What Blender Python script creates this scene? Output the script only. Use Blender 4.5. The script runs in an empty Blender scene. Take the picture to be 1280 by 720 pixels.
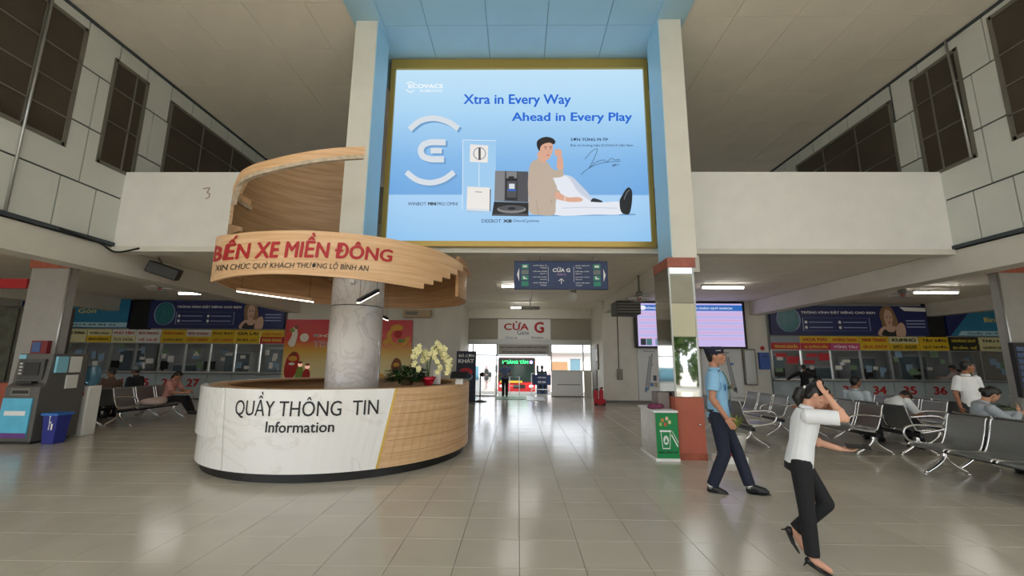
import bpy, bmesh, math, random
from mathutils import Vector, Matrix, Euler
random.seed(7)
SC = bpy.context.scene
COL = SC.collection
PI = math.pi
# ------------------------------------------------------------------ camera
FPX = 520.0
PITCH = math.atan(90/520); YAW = math.atan(8/520); ROLL = math.radians(.45)
CAM = Vector((0, 0, 1.55))
fw = Vector((-math.sin(YAW)*math.cos(PITCH), math.cos(YAW)*math.cos(PITCH), math.sin(PITCH)))
r0 = Vector((math.cos(YAW), math.sin(YAW), 0)); u0 = r0.cross(fw)
rt = r0*math.cos(ROLL) + u0*math.sin(ROLL); upv = rt.cross(fw)
cd = bpy.data.cameras.new('camera'); cam = bpy.data.objects.new('camera', cd); COL.objects.link(cam)
cam.matrix_world = Matrix(((rt.x, upv.x, -fw.x, CAM.x), (rt.y, upv.y, -fw.y, CAM.y), (rt.z, upv.z, -fw.z, CAM.z), (0, 0, 0, 1)))
cd.sensor_width = 36; cd.lens = FPX/1280*36; cd.clip_start = .05; cd.clip_end = 400
SC.camera = cam
# ------------------------------------------------------------------ sky, portals, exposure
SC.view_settings.view_transform = 'Standard'; SC.view_settings.look = 'None'
SC.view_settings.gamma = 1; SC.view_settings.use_curve_mapping = False
SC.view_settings.exposure = 0.0
try: SC.cycles.use_denoising = True
except Exception: pass
SC.cycles.max_bounces = 10; SC.cycles.diffuse_bounces = 6
SC.cycles.sample_clamp_indirect = 8
W = bpy.data.worlds.new('overcast_sky'); SC.world = W; W.use_nodes = True
nt = W.node_tree; bg = nt.nodes['Background']
tc = nt.nodes.new('ShaderNodeTexCoord'); nz = nt.nodes.new('ShaderNodeTexNoise'); nz.inputs['Scale'].default_value = 2.5
cr = nt.nodes.new('ShaderNodeValToRGB')
cr.color_ramp.elements[0].position = .35; cr.color_ramp.elements[0].color = (.80, .88, 1, 1)
cr.color_ramp.elements[1].position = .65; cr.color_ramp.elements[1].color = (1, 1, .98, 1)
nt.links.new(tc.outputs['Generated'], nz.inputs['Vector']); nt.links.new(nz.outputs['Fac'], cr.inputs['Fac'])
nt.links.new(cr.outputs['Color'], bg.inputs['Color']); bg.inputs['Strength'].default_value = 3.0
sl = bpy.data.lights.new('sun', 'SUN'); sl.energy = 7; sl.angle = .02; sl.color = (1, .93, .82)
so = bpy.data.objects.new('sun', sl); COL.objects.link(so); so.rotation_euler = (math.radians(38), 0, math.radians(12))
def portal(name, loc, rot, sx, sy):
    l = bpy.data.lights.new(name, 'AREA'); l.shape = 'RECTANGLE'; l.size = sx; l.size_y = sy
    l.cycles.is_portal = True
    o = bpy.data.objects.new(name, l); COL.objects.link(o); o.location = loc; o.rotation_euler = rot
portal('entrance_portal', (0.2, -5.0, 4.1), (PI/2, 0, 0), 40, 8.1)
portal('gate_portal', (.4, 18.9, 1.2), (-PI/2, 0, 0), 5.0, 2.4)

def ray(x, y): return fw*FPX + rt*(x-640) - upv*(y-360)
def at(x, y, Y=None, z=None, X=None):
    d = ray(x, y)
    t = Y/d.y if Y is not None else ((z-CAM.z)/d.z if z is not None else X/d.x)
    return CAM + d*t
def cyl_at(x, y, cx, cy, R):
    d = ray(x, y); a = d.x**2+d.y**2; b = -2*(d.x*cx+d.y*cy); c = cx*cx+cy*cy-R*R
    q = b*b-4*a*c
    t = (-b-math.sqrt(max(q, 0)))/(2*a); p = CAM+d*t
    return math.atan2(p.y-cy, p.x-cx), p.z
# ------------------------------------------------------------------ materials
MT = {}
def lin(c):
    return tuple(((v/12.92) if v <= .04045 else ((v+.055)/1.055)**2.4) for v in c)
def hexc(h):
    return lin(tuple(int(h[i:i+2], 16)/255 for i in (0, 2, 4)))
def mat(name, col, rough=.5, metal=0, emit=0, noise=0, nscale=6, bump=0, bscale=40, spec=.5, trans=0, alpha=1, stretch=None, coat=0, coords='Object'):
    if name in MT: return MT[name]
    m = bpy.data.materials.new(name); MT[name] = m; m.use_nodes = True
    n = m.node_tree; b = n.nodes['Principled BSDF']
    if isinstance(col, str): col = hexc(col)
    b.inputs['Base Color'].default_value = (*col, 1)
    b.inputs['Roughness'].default_value = rough; b.inputs['Metallic'].default_value = metal
    b.inputs['Specular IOR Level'].default_value = spec
    b.inputs['Transmission Weight'].default_value = trans; b.inputs['Alpha'].default_value = alpha
    b.inputs['Coat Weight'].default_value = coat
    if emit:
        b.inputs['Emission Color'].default_value = (*col, 1); b.inputs['Emission Strength'].default_value = emit
        b.inputs['Base Color'].default_value = (*[c*.04 for c in col], 1)
    if noise or bump:
        t = n.nodes.new('ShaderNodeTexCoord'); mp = n.nodes.new('ShaderNodeMapping')
        n.links.new(t.outputs[coords], mp.inputs['Vector'])
        if stretch: mp.inputs['Scale'].default_value = stretch
    if noise:
        x = n.nodes.new('ShaderNodeTexNoise'); x.inputs['Scale'].default_value = nscale; x.inputs['Detail'].default_value = 6
        n.links.new(mp.outputs['Vector'], x.inputs['Vector'])
        r = n.nodes.new('ShaderNodeValToRGB'); n.links.new(x.outputs['Fac'], r.inputs['Fac'])
        r.color_ramp.elements[0].position = .3; r.color_ramp.elements[1].position = .7
        r.color_ramp.elements[0].color = (*[c*(1-noise) for c in col], 1)
        r.color_ramp.elements[1].color = (*[min(1, c*(1+noise*.5)) for c in col], 1)
        n.links.new(r.outputs['Color'], b.inputs['Base Color'])
        if emit:
            n.links.remove(b.inputs['Base Color'].links[0]); n.links.new(r.outputs['Color'], b.inputs['Emission Color'])
    if bump:
        x = n.nodes.new('ShaderNodeTexNoise'); x.inputs['Scale'].default_value = bscale
        n.links.new(mp.outputs['Vector'], x.inputs['Vector'])
        bp = n.nodes.new('ShaderNodeBump'); bp.inputs['Strength'].default_value = bump; bp.inputs['Distance'].default_value = .01
        n.links.new(x.outputs['Fac'], bp.inputs['Height']); n.links.new(bp.outputs['Normal'], b.inputs['Normal'])
    return m
def wood(name, c1, c2, rough=.45, zscale=30, axis=2):
    if name in MT: return MT[name]
    m = mat(name, c1, rough); n = m.node_tree; b = n.nodes['Principled BSDF']
    t = n.nodes.new('ShaderNodeNewGeometry'); mp = n.nodes.new('ShaderNodeMapping')
    s = [1.2, 1.2, 1.2]; s[axis] = zscale; mp.inputs['Scale'].default_value = s
    x = n.nodes.new('ShaderNodeTexNoise'); x.inputs['Scale'].default_value = 1.0; x.inputs['Detail'].default_value = 5
    r = n.nodes.new('ShaderNodeValToRGB'); r.color_ramp.elements[0].position = .32; r.color_ramp.elements[1].position = .68
    r.color_ramp.elements[0].color = (*hexc(c2), 1); r.color_ramp.elements[1].color = (*hexc(c1), 1)
    n.links.new(t.outputs['Position'], mp.inputs['Vector']); n.links.new(mp.outputs['Vector'], x.inputs['Vector'])
    n.links.new(x.outputs['Fac'], r.inputs['Fac']); n.links.new(r.outputs['Color'], b.inputs['Base Color'])
    return m
def marble(name, base, vein, scale=1.4, width=.03, rough=.12):
    m = mat(name, base, rough); n = m.node_tree; b = n.nodes['Principled BSDF']
    t = n.nodes.new('ShaderNodeNewGeometry'); x = n.nodes.new('ShaderNodeTexNoise'); x.inputs['Scale'].default_value = scale
    x.inputs['Detail'].default_value = 7; x.inputs['Distortion'].default_value = 1.6
    r = n.nodes.new('ShaderNodeValToRGB'); e = r.color_ramp.elements
    e[0].position = .5-width; e[0].color = (*hexc(base), 1); e[1].position = .5+width; e[1].color = (*hexc(base), 1)
    k = e.new(.5); k.color = (*hexc(vein), 1)
    n.links.new(t.outputs['Position'], x.inputs['Vector']); n.links.new(x.outputs['Fac'], r.inputs['Fac'])
    n.links.new(r.outputs['Color'], b.inputs['Base Color'])
    return m
def vgrad(name, stops, z0, z1, emit=0, rough=.4, noise=0):
    """print whose colour runs with height between z0 and z1"""
    m = bpy.data.materials.new(name); MT[name] = m; m.use_nodes = True; n = m.node_tree; b = n.nodes['Principled BSDF']
    g = n.nodes.new('ShaderNodeNewGeometry'); s = n.nodes.new('ShaderNodeSeparateXYZ'); mr = n.nodes.new('ShaderNodeMapRange')
    n.links.new(g.outputs['Position'], s.inputs[0]); n.links.new(s.outputs['Z'], mr.inputs['Value'])
    mr.inputs['From Min'].default_value = z0; mr.inputs['From Max'].default_value = z1
    r = n.nodes.new('ShaderNodeValToRGB'); e = r.color_ramp.elements
    for i, (p, c) in enumerate(stops):
        k = e[i] if i < 2 else e.new(p)
        k.position = p; k.color = (*hexc(c), 1)
    n.links.new(mr.outputs[0], r.inputs['Fac']); n.links.new(r.outputs['Color'], b.inputs['Base Color'])
    b.inputs['Roughness'].default_value = rough
    if emit:
        n.links.new(r.outputs['Color'], b.inputs['Emission Color']); b.inputs['Emission Strength'].default_value = emit
        n.links.remove(b.inputs['Base Color'].links[0]); b.inputs['Base Color'].default_value = (.03, .03, .03, 1)
    return m
def tile_mat(name, c1, c2, size, rough, bumpy=.02):
    m = mat(name, c1, rough); n = m.node_tree; b = n.nodes['Principled BSDF']
    g = n.nodes.new('ShaderNodeNewGeometry'); d = n.nodes.new('ShaderNodeVectorMath'); d.operation = 'DIVIDE'; d.inputs[1].default_value = (size, size, 50)
    f = n.nodes.new('ShaderNodeVectorMath'); f.operation = 'FLOOR'; w = n.nodes.new('ShaderNodeTexWhiteNoise')
    n.links.new(g.outputs['Position'], d.inputs[0]); n.links.new(d.outputs[0], f.inputs[0]); n.links.new(f.outputs[0], w.inputs['Vector'])
    x = n.nodes.new('ShaderNodeTexNoise'); x.inputs['Scale'].default_value = 1.3; x.inputs['Detail'].default_value = 8
    n.links.new(g.outputs['Position'], x.inputs['Vector'])
    a = n.nodes.new('ShaderNodeMath'); a.operation = 'MULTIPLY_ADD'; a.inputs[1].default_value = .3; n.links.new(w.outputs['Value'], a.inputs[0]); n.links.new(x.outputs['Fac'], a.inputs[2])
    r = n.nodes.new('ShaderNodeValToRGB'); r.color_ramp.elements[0].position = .4; r.color_ramp.elements[1].position = .9
    r.color_ramp.elements[0].color = (*hexc(c1), 1); r.color_ramp.elements[1].color = (*hexc(c2), 1)
    n.links.new(a.outputs[0], r.inputs['Fac']); n.links.new(r.outputs['Color'], b.inputs['Base Color'])
    rr = n.nodes.new('ShaderNodeMapRange'); rr.inputs['To Min'].default_value = rough*.8; rr.inputs['To Max'].default_value = rough*1.35
    n.links.new(x.outputs['Fac'], rr.inputs['Value']); n.links.new(rr.outputs[0], b.inputs['Roughness'])
    if bumpy:
        y = n.nodes.new('ShaderNodeTexNoise'); y.inputs['Scale'].default_value = 2.2; n.links.new(g.outputs['Position'], y.inputs['Vector'])
        bp = n.nodes.new('ShaderNodeBump'); bp.inputs['Strength'].default_value = bumpy; bp.inputs['Distance'].default_value = .05
        n.links.new(y.outputs['Fac'], bp.inputs['Height']); n.links.new(bp.outputs['Normal'], b.inputs['Normal'])
    return m
# ------------------------------------------------------------------ mesh builder
WM = {}
class MB:
    def __init__(s): s.v = []; s.f = []; s.sm = []
    def add(s, vs, fs, smooth=False):
        k = len(s.v); s.v += [Vector(v) for v in vs]; s.f += [tuple(i+k for i in f) for f in fs]; s.sm += [smooth]*len(fs); return s
    def box(s, x0, x1, y0, y1, z0, z1, m=None):
        vs = [Vector((x, y, z)) for z in (z0, z1) for y in (y0, y1) for x in (x0, x1)]
        if m is not None: vs = [m @ v for v in vs]
        return s.add(vs, [(0, 2, 3, 1), (4, 5, 7, 6), (0, 1, 5, 4), (2, 6, 7, 3), (0, 4, 6, 2), (1, 3, 7, 5)])
    def tube(s, pts, r, n=8, caps=True):
        pts = [Vector(p) for p in pts]; rs = r if isinstance(r, (list, tuple)) else [r]*len(pts)
        vs = []; fs = []; ref = None
        for i, p in enumerate(pts):
            t = (pts[min(i+1, len(pts)-1)]-pts[max(i-1, 0)]).normalized()
            if ref is None: ref = Vector((0, 0, 1)) if abs(t.z) < .9 else Vector((1, 0, 0))
            a = t.cross(ref).normalized(); b = t.cross(a).normalized(); ref = -b if abs(t.dot(b)) < .9 else ref
            ref = a.cross(t)
            for k in range(n):
                q = 2*PI*k/n; vs.append(p+(a*math.cos(q)+b*math.sin(q))*rs[i])
        for i in range(len(pts)-1):
            for k in range(n):
                fs.append((i*n+k, i*n+(k+1) % n, (i+1)*n+(k+1) % n, (i+1)*n+k))
        s.add(vs, fs, True)
        if caps: s.f += [tuple(len(s.v)-len(vs)+k for k in range(n))[::-1], tuple(len(s.v)-n+k for k in range(n))]; s.sm += [False]*2
        return s
    def lathe(s, prof, c=(0, 0, 0), n=24, m=None):
        vs = []; fs = []; c = Vector(c)
        for (r, z) in prof:
            for k in range(n):
                a = 2*PI*k/n; p = Vector((r*math.cos(a), r*math.sin(a), z))
                vs.append((m @ p if m is not None else p)+c)
        for i in range(len(prof)-1):
            for k in range(n): fs.append((i*n+k, i*n+(k+1) % n, (i+1)*n+(k+1) % n, (i+1)*n+k))
        s.add(vs, fs, True)
        k0 = len(s.v)-len(vs)
        s.f += [tuple(k0+k for k in range(n))[::-1], tuple(len(s.v)-n+k for k in range(n))]; s.sm += [False]*2
        return s
    def ell(s, c, r, m=None, nu=16, nv=10):
        vs = []; fs = []; c = Vector(c)
        for j in range(1, nv):
            a = PI*j/nv
            for i in range(nu):
                b = 2*PI*i/nu; p = Vector((r[0]*math.sin(a)*math.cos(b), r[1]*math.sin(a)*math.sin(b), r[2]*math.cos(a)))
                vs.append((m @ p if m is not None else p)+c)
        t = Vector((0, 0, r[2])); t = m @ t if m is not None else t; vs += [c+t, c-t]
        T = len(vs)-2; B = T+1
        for i in range(nu):
            i2 = (i+1) % nu
            for j in range(nv-2): fs.append((j*nu+i, (j+1)*nu+i, (j+1)*nu+i2, j*nu+i2))
            fs.append((T, i, i2)); fs.append((B, (nv-2)*nu+i2, (nv-2)*nu+i))
        return s.add(vs, fs, True)
    def caps(s, p0, r0, p1, r1, n=12):
        s.tube([p0, p1], [r0, r1], n); s.ell(p0, (r0,)*3, nu=n, nv=8); s.ell(p1, (r1,)*3, nu=n, nv=8); return s
    def loft(s, rings, smooth=True):
        n = len(rings[0]); vs = [Vector(p) for r in rings for p in r]; fs = []
        for i in range(len(rings)-1):
            for k in range(n): fs.append((i*n+k, i*n+(k+1) % n, (i+1)*n+(k+1) % n, (i+1)*n+k))
        s.add(vs, fs, smooth); k0 = len(s.v)-len(vs)
        s.f += [tuple(k0+k for k in range(n))[::-1], tuple(len(s.v)-n+k for k in range(n))]; s.sm += [False]*2
        return s
    def poly(s, pts): return s.add(pts, [tuple(range(len(pts)))])
    def sheet(s, rows, smooth=True):
        n = len(rows[0]); fs = []
        for i in range(len(rows)-1):
            for k in range(n-1): fs.append((i*n+k, i*n+k+1, (i+1)*n+k+1, (i+1)*n+k))
        return s.add([p for r in rows for p in r], fs, smooth)
    def mesh(s, name):
        me = bpy.data.meshes.new(name); me.from_pydata([tuple(v) for v in s.v], [], s.f)
        me.polygons.foreach_set('use_smooth', s.sm); me.update(); return me
    def build(s, name, m, parent=None, local=False, kind=None, label=None, bevel=0, fix=True):
        M = WM.get(parent.name) if parent is not None else None
        if parent is None and not local:
            xs = [v.x for v in s.v]; ys = [v.y for v in s.v]; zs = [v.z for v in s.v]
            o0 = Vector(((min(xs)+max(xs))/2, (min(ys)+max(ys))/2, min(zs))); M = Matrix.Translation(o0)
        if M is not None and not local:
            I = M.inverted(); s.v = [I @ v for v in s.v]
        me = s.mesh(name)
        if fix:
            b = bmesh.new(); b.from_mesh(me); bmesh.ops.recalc_face_normals(b, faces=b.faces); b.to_mesh(me); b.free()
        me.materials.append(m)
        o = bpy.data.objects.new(name, me); COL.objects.link(o)
        if parent is not None: o.parent = parent; WM[o.name] = WM[parent.name]
        else:
            WM[o.name] = M if M is not None else Matrix.Identity(4)
            o.matrix_world = WM[o.name]
        if kind: o['kind'] = kind
        if label: o['label'] = label
        if bevel:
            bm = o.modifiers.new('bevel', 'BEVEL'); bm.width = bevel; bm.segments = 2; bm.limit_method = 'ANGLE'
        return o
def thing(name, label, cat, loc=(0, 0, 0), rz=0, group=None, rot=None):
    o = bpy.data.objects.new(name, None); COL.objects.link(o); o.empty_display_size = .1
    M = Matrix.Translation(loc) @ (rot if rot is not None else Matrix.Rotation(rz, 4, 'Z')); o.matrix_world = M; WM[o.name] = M
    o['label'] = label; o['category'] = cat
    if group: o['group'] = group
    return o
def tag(o, label, cat, group=None):
    o['label'] = label; o['category'] = cat
    if group: o['group'] = group
    return o
def struct(o): o['kind'] = 'structure'; return o
def box(name, x0, x1, y0, y1, z0, z1, m, parent=None, **k): return MB().box(x0, x1, y0, y1, z0, z1).build(name, m, parent, **k)
def copy_tree(o, M, label=None, group=None, par=None):
    c = o.copy(); COL.objects.link(c)
    if par is None:
        c.matrix_world = M; WM[c.name] = M
        if label: c['label'] = label
        if group: c['group'] = group
    else: c.parent = par; WM[c.name] = WM[par.name]
    for ch in [x for x in KIDS.get(o.name, ())]: copy_tree(ch, None, par=c)
    return c
KIDS = {}
def index_kids():
    KIDS.clear()
    for o in bpy.data.objects:
        if o.parent: KIDS.setdefault(o.parent.name, []).append(o)
# ------------------------------------------------------------------ flat writing
_tc = {}
def glyph_copies(b): return 1 if not b else (2 if b < .015 else 4)
def glyphs(s, bold=0, shear=0):
    k = (s, bold, shear)
    if k in _tc: return _tc[k]
    cu = bpy.data.curves.new('t', 'FONT'); cu.body = s; cu.size = 1; cu.fill_mode = 'FRONT'; cu.resolution_u = 3; cu.shear = shear
    o = bpy.data.objects.new('t', cu); COL.objects.link(o)
    dg = bpy.context.evaluated_depsgraph_get(); dg.update()
    me = o.evaluated_get(dg).to_mesh()
    v0 = [(v.co.x, v.co.y) for v in me.vertices]; f0 = [tuple(p.vertices) for p in me.polygons]; vs = []; fs = []
    sh = [(0, 0)] if not bold else ([(-bold*.5, 0), (bold*.5, 0)] if bold < .015 else [(-bold, 0), (bold, 0), (0, bold*.8), (0, -bold*.8)])
    for dx, dy in sh:
        k_ = len(vs); vs += [(x+dx, y+dy) for x, y in v0]; fs += [tuple(i+k_ for i in f) for f in f0]
    o.evaluated_get(dg).to_mesh_clear(); bpy.data.objects.remove(o); bpy.data.curves.remove(cu)
    if vs:
        x0 = min(v[0] for v in vs); x1 = max(v[0] for v in vs); y0 = min(v[1] for v in vs); y1 = max(v[1] for v in vs)
    else: x0 = y0 = 0; x1 = y1 = 1
    _tc[k] = (vs, fs, x0, x1, y0, y1); return _tc[k]
def text(s, parent, m, fn, bold=.012, name='lettering', shear=0):
    """fn(u,v) with u,v in 0..1 over the text's bounding box -> world point"""
    vs, fs, x0, x1, y0, y1 = glyphs(s, bold, shear)
    b = MB(); P = []; n_ = len(vs)//glyph_copies(bold)
    for i, (x, y) in enumerate(vs):
        u, v = (x-x0)/(x1-x0), (y-y0)/(y1-y0); p = fn(u, v); k = i//n_
        if k: p = p+((fn(u+.01, v)-p).cross(fn(u, v+.01)-p)).normalized()*.0008*k
        P.append(p)
    b.add(P, fs)
    return b.build(name, m, parent, fix=False)
def flat(x0, x1, z0, z1, Y):          # on a wall facing -Y
    return lambda u, v: Vector((x0+(x1-x0)*u, Y, z0+(z1-z0)*v))
def ftext(s, parent, m, xc, zc, h, Y, w=None, align='c', **k):
    vs, fs, x0, x1, y0, y1 = glyphs(s, k.get('bold', .012), k.get('shear', 0))
    if w is None: w = h*(x1-x0)/(y1-y0)
    xa = xc-w/2 if align == 'c' else (xc if align == 'l' else xc-w)
    return text(s, parent, m, flat(xa, xa+w, zc-h/2, zc+h/2, Y), **k)
def smooth_closed(p, k=5):
    n = len(p); out = []
    for i in range(n):
        a, b, c, d = p[i-1], p[i], p[(i+1) % n], p[(i+2) % n]
        for j in range(k):
            t = j/k
            out.append(tuple(.5*((2*b[q])+(-a[q]+c[q])*t+(2*a[q]-5*b[q]+4*c[q]-d[q])*t*t+(-a[q]+3*b[q]-3*c[q]+d[q])*t**3) for q in (0, 1)))
    return out
from mathutils.geometry import tessellate_polygon
def blob(parent, m, pts, fn, name='printed_shape', sm=True, k=5):
    p = smooth_closed(pts, k) if sm else list(pts)
    P = [Vector((a, b, 0)) for a, b in p]; fs = [tuple(t) for t in tessellate_polygon([P])]
    b = MB(); b.add([fn(a, c) for a, c in p], fs); return b.build(name, m, parent, fix=False)
def oval(cx, cy, rx, ry, n=20, a0=0): return [(cx+rx*math.cos(2*PI*i/n), cy+ry*math.sin(2*PI*i/n)) for i in range(n)]
def stroke(p, w):
    """flat ribbon outline along polyline p"""
    L = []; R = []
    for i, a in enumerate(p):
        b = p[max(i-1, 0)]; c = p[min(i+1, len(p)-1)]; dx, dy = c[0]-b[0], c[1]-b[1]; l = math.hypot(dx, dy) or 1
        L.append((a[0]-dy/l*w/2, a[1]+dx/l*w/2)); R.append((a[0]+dy/l*w/2, a[1]-dx/l*w/2))
    return L+R[::-1]
def crv(p, k=6):
    out = []
    for i in range(len(p)-1):
        a, b, c, d = p[max(i-1, 0)], p[i], p[i+1], p[min(i+2, len(p)-1)]
        for j in range(k):
            t = j/k
            out.append(tuple(.5*((2*b[q])+(-a[q]+c[q])*t+(2*a[q]-5*b[q]+4*c[q]-d[q])*t*t+(-a[q]+3*b[q]-3*c[q]+d[q])*t**3) for q in range(len(b))))
    out.append(tuple(p[-1])); return out
# ------------------------------------------------------------------ common materials
M_floor = tile_mat('floor_tile_glaze', 'b9b3a6', 'c4beb1', .5, .16, .015)
M_grout = mat('floor_grout', '8a857a', .8)
M_wallp = mat('cream_wall_paint', 'd9d6cb', .6, noise=.06, nscale=2)
M_paleblue = mat('pale_blue_faces', 'a6cfe2', .5, noise=.03, nscale=2)  # even pale blue for the returns, lintel and pillar sides facing the billboard
M_white = mat('white_paint', 'e6e5e0', .5, noise=.04, nscale=3)
M_panel = mat('wall_panel_pale', 'd3d6cf', .45, noise=.07, nscale=1.2, coords='Object')
M_joint = mat('dark_joint', '3c464b', .6)
M_ceil = mat('ceiling_panel_cream', 'ebe4d6', .7, noise=.05, nscale=1.5)
M_ceilj = mat('ceiling_joint', '8f897d', .8)
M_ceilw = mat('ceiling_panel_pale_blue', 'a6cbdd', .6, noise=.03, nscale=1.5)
M_brown = mat('brown_tinted_glass', '4b4339', .12, noise=.25, nscale=.7, spec=.6)
M_alu = mat('aluminium', 'b9bbb9', .35, .8)
M_alud = mat('dull_frame', '7d7a70', .5, .3)
M_chrome = mat('chrome', 'e2e2e2', .12, 1)
M_mirror = mat('mirror_steel', 'dcdedd', .03, 1)
M_black = mat('black_plastic', '151515', .45)
M_dark = mat('dark_void', '1b1b1c', .9)
M_terra = mat('terracotta_panel', 'b4604a', .45, noise=.1, nscale=4)
M_redb = mat('red_stone_band', 'a1553f', .35, noise=.25, nscale=9)
M_gold = mat('brass_trim', 'c9a650', .3, .8)
M_blue = mat('sign_blue', '17315f', .4)
M_wtext = mat('white_vinyl', 'f0f0f0', .5)
M_ktext = mat('black_vinyl', '1a1a1c', .5)
M_rtext = mat('red_vinyl', 'b01c24', .5)
M_glass = mat('clear_glass', 'ffffff', .02, trans=1, spec=.5)
M_glass.node_tree.nodes['Principled BSDF'].inputs['IOR'].default_value = 1.05
M_wood = wood('oak_veneer', 'e6c096', 'd2a576', .4, 26)
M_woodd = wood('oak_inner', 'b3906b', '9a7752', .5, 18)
M_marb = marble('white_marble', 'f0efec', 'e7e4de', .55, .012, .12)
M_marbg = marble('grey_marble', 'd8d2cf', 'c5bfbc', 1.6, .04, .2)
M_tube = mat('lit_tube', (1, .97, .9), .5, emit=22)
# ================================================================== THE SETTING
XL, XR, ZC, ZL = -8.5, 8.85, 8.15, 3.83
YF = -5.0
M_leaf = mat('tree_leaves', '5c7a3d', .7, noise=.5, nscale=3); M_bark = mat('bark', '5c4a3a', .9)
def leafcloud(rng, c, r, n, s=.16):
    b = MB()
    for _ in range(n):
        d = Vector((rng.gauss(0, 1), rng.gauss(0, 1), rng.gauss(0, 1))).normalized()*(rng.random()**.4)
        p = Vector(c)+Vector((d.x*r[0], d.y*r[1], d.z*r[2])); e = Euler((rng.random()*6, rng.random()*6, rng.random()*6)).to_matrix(); q = s*(.6+.8*rng.random())
        b.add([p+e @ Vector((-q, 0, 0)), p+e @ Vector((0, -q*.5, 0)), p+e @ Vector((q, 0, 0)), p+e @ Vector((0, q*.5, 0))], [(0, 1, 2, 3)])
    return b
# ---- floor
fl = box('floor', -20, 20, -9, 20, -.12, -.006, M_grout); struct(fl)
TS = .5
def tile_mb(b, x0, y0, x1, y1, e=.002, t=.004):
    b.add([(x0+e, y0+e, 0), (x1-e, y0+e, 0), (x1-e, y1-e, 0), (x0+e, y1-e, 0), (x0, y0, -t), (x1, y0, -t), (x1, y1, -t), (x0, y1, -t)],
          [(0, 1, 2, 3), (0, 4, 5, 1), (1, 5, 6, 2), (2, 6, 7, 3), (3, 7, 4, 0)])
TX0, TY0 = -19.98, .46
proto = None; rest = MB(); cnt = 0
for j in range(-16, 40):
    y = TY0+j*TS
    for i in range(80):
        x = TX0+i*TS
        lim = 1.36*(y+.5)
        if 2.4 < y < 6.7 and -lim < x < lim-.3 and cnt < 298:
            if proto is None:
                b = MB(); tile_mb(b, .0015, .0015, TS-.0015, TS-.0015)
                proto = b.build('tile', M_floor, fl, local=True); o = proto
            else:
                o = proto.copy(); COL.objects.link(o)
            o.parent = fl; o.location = WM[fl.name].inverted() @ Vector((x, y, 0)); cnt += 1
        elif y+TS < 19.9: tile_mb(rest, x+.0015, y+.0015, x+TS-.0015, y+TS-.0015)
r = rest.build('tiling', M_floor, fl); r['kind'] = 'stuff'
# ---- high ceiling with its panels
ce = box('ceiling', XL-.2, XR+.2, YF, 20, ZC+.02, ZC+.2, M_ceilj); struct(ce)
def panels(parent, m, x0, x1, y0, y1, z, px, py, xo, yo, up=False, g=.0025, name='panel', xr=None):
    pr = {}
    i0 = math.floor((x0-xo)/px)
    x = xo+i0*px
    while x < x1-.01:
        y = yo+math.floor((y0-yo)/py)*py
        while y < y1-.01:
            a, b_ = max(x, x0)+g, min(x+px, x1)-g; c, d = max(y, y0)+g, min(y+py, y1)-g
            if b_-a > .03 and d-c > .03:
                k = (round(b_-a, 3), round(d-c, 3))
                if k not in pr:
                    bb = MB(); w, h = k; e = .003
                    bb.add([(e, e, -.012), (w-e, e, -.012), (w-e, h-e, -.012), (e, h-e, -.012), (0, 0, .008), (w, 0, .008), (w, h, .008), (0, h, .008)],
                           [(3, 2, 1, 0), (0, 1, 5, 4), (1, 2, 6, 5), (2, 3, 7, 6), (3, 0, 4, 7)])
                    o = bb.build(name, m, parent, local=True, fix=False); pr[k] = o
                else: o = pr[k].copy(); COL.objects.link(o); o.parent = parent
                o.location = WM[parent.name].inverted() @ Vector((a, c, z))
            y += py
        x += px
panels(ce, M_ceil, XL, -3.25, 4.6, 15.2, ZC, 1.19, 1.19, -7.62, 7.93)
panels(ce, M_ceil, 3.2, XR, 4.6, 15.2, ZC, 1.19, 1.19, 5.35, 7.1)
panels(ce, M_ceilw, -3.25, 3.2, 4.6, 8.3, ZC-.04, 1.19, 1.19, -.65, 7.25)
for (a, b_) in ((XL, -3.25), (-3.25, 3.2), (3.2, XR)):
    o = MB().box(a+.005, b_-.005, YF, 4.59, ZC-.01, ZC+.01).build('panel', M_ceil, ce); o['kind'] = 'stuff'
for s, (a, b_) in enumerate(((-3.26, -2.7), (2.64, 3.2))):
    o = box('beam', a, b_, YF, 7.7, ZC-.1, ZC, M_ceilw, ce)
# ---- side walls above the lower storey, clad with panels and brown windows
def sub(rects, w):
    out = []
    for (a, b, c, d) in rects:
        A, B, C_, D = w
        if A >= b or B <= a or C_ >= d or D <= c: out.append((a, b, c, d)); continue
        if a < A: out.append((a, A, c, d))
        if b > B: out.append((B, b, c, d))
        a2, b2 = max(a, A), min(b, B)
        if c < C_: out.append((a2, b2, c, C_))
        if d > D: out.append((a2, b2, D, d))
    return [q for q in out if q[1]-q[0] > .04 and q[3]-q[2] > .04]
ROWS = [(3.9, 4.86, [.66, 7.11]), (4.87, 5.99, [1.9, 7.43]), (6.0, 7.12, [1.27, 7.43]), (7.13, 8.13, [.66, 7.09])]
def side_wall(name, X, sgn, wins):
    y0, y1 = YF, 20
    w = box(name, min(X, X+sgn*.25), max(X, X+sgn*.25), y0, y1, ZL-.02, ZC+.1, M_joint); struct(w)
    for (za, zb, (pt, off)) in ROWS:
        y = off-math.ceil((off-3.0)/pt)*pt
        while y < 14.5:
            rs = [(y+.012, y+pt-.012, za+.012, zb-.012)]
            for q in wins: rs = sub(rs, (q[0]-.03, q[1]+.03, q[2]-.03, q[3]+.03))
            for (a, b, c, d) in rs:
                xx = (X-sgn*.025, X+sgn*.005); box('panel', min(xx), max(xx), a, b, c, d, M_panel, w)
            y += pt
    xx = (X-sgn*.02, X); o = box('panel', min(xx), max(xx), YF, 3.0, 3.9, 8.1, M_panel, w); o['kind'] = 'stuff'
    return w
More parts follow.
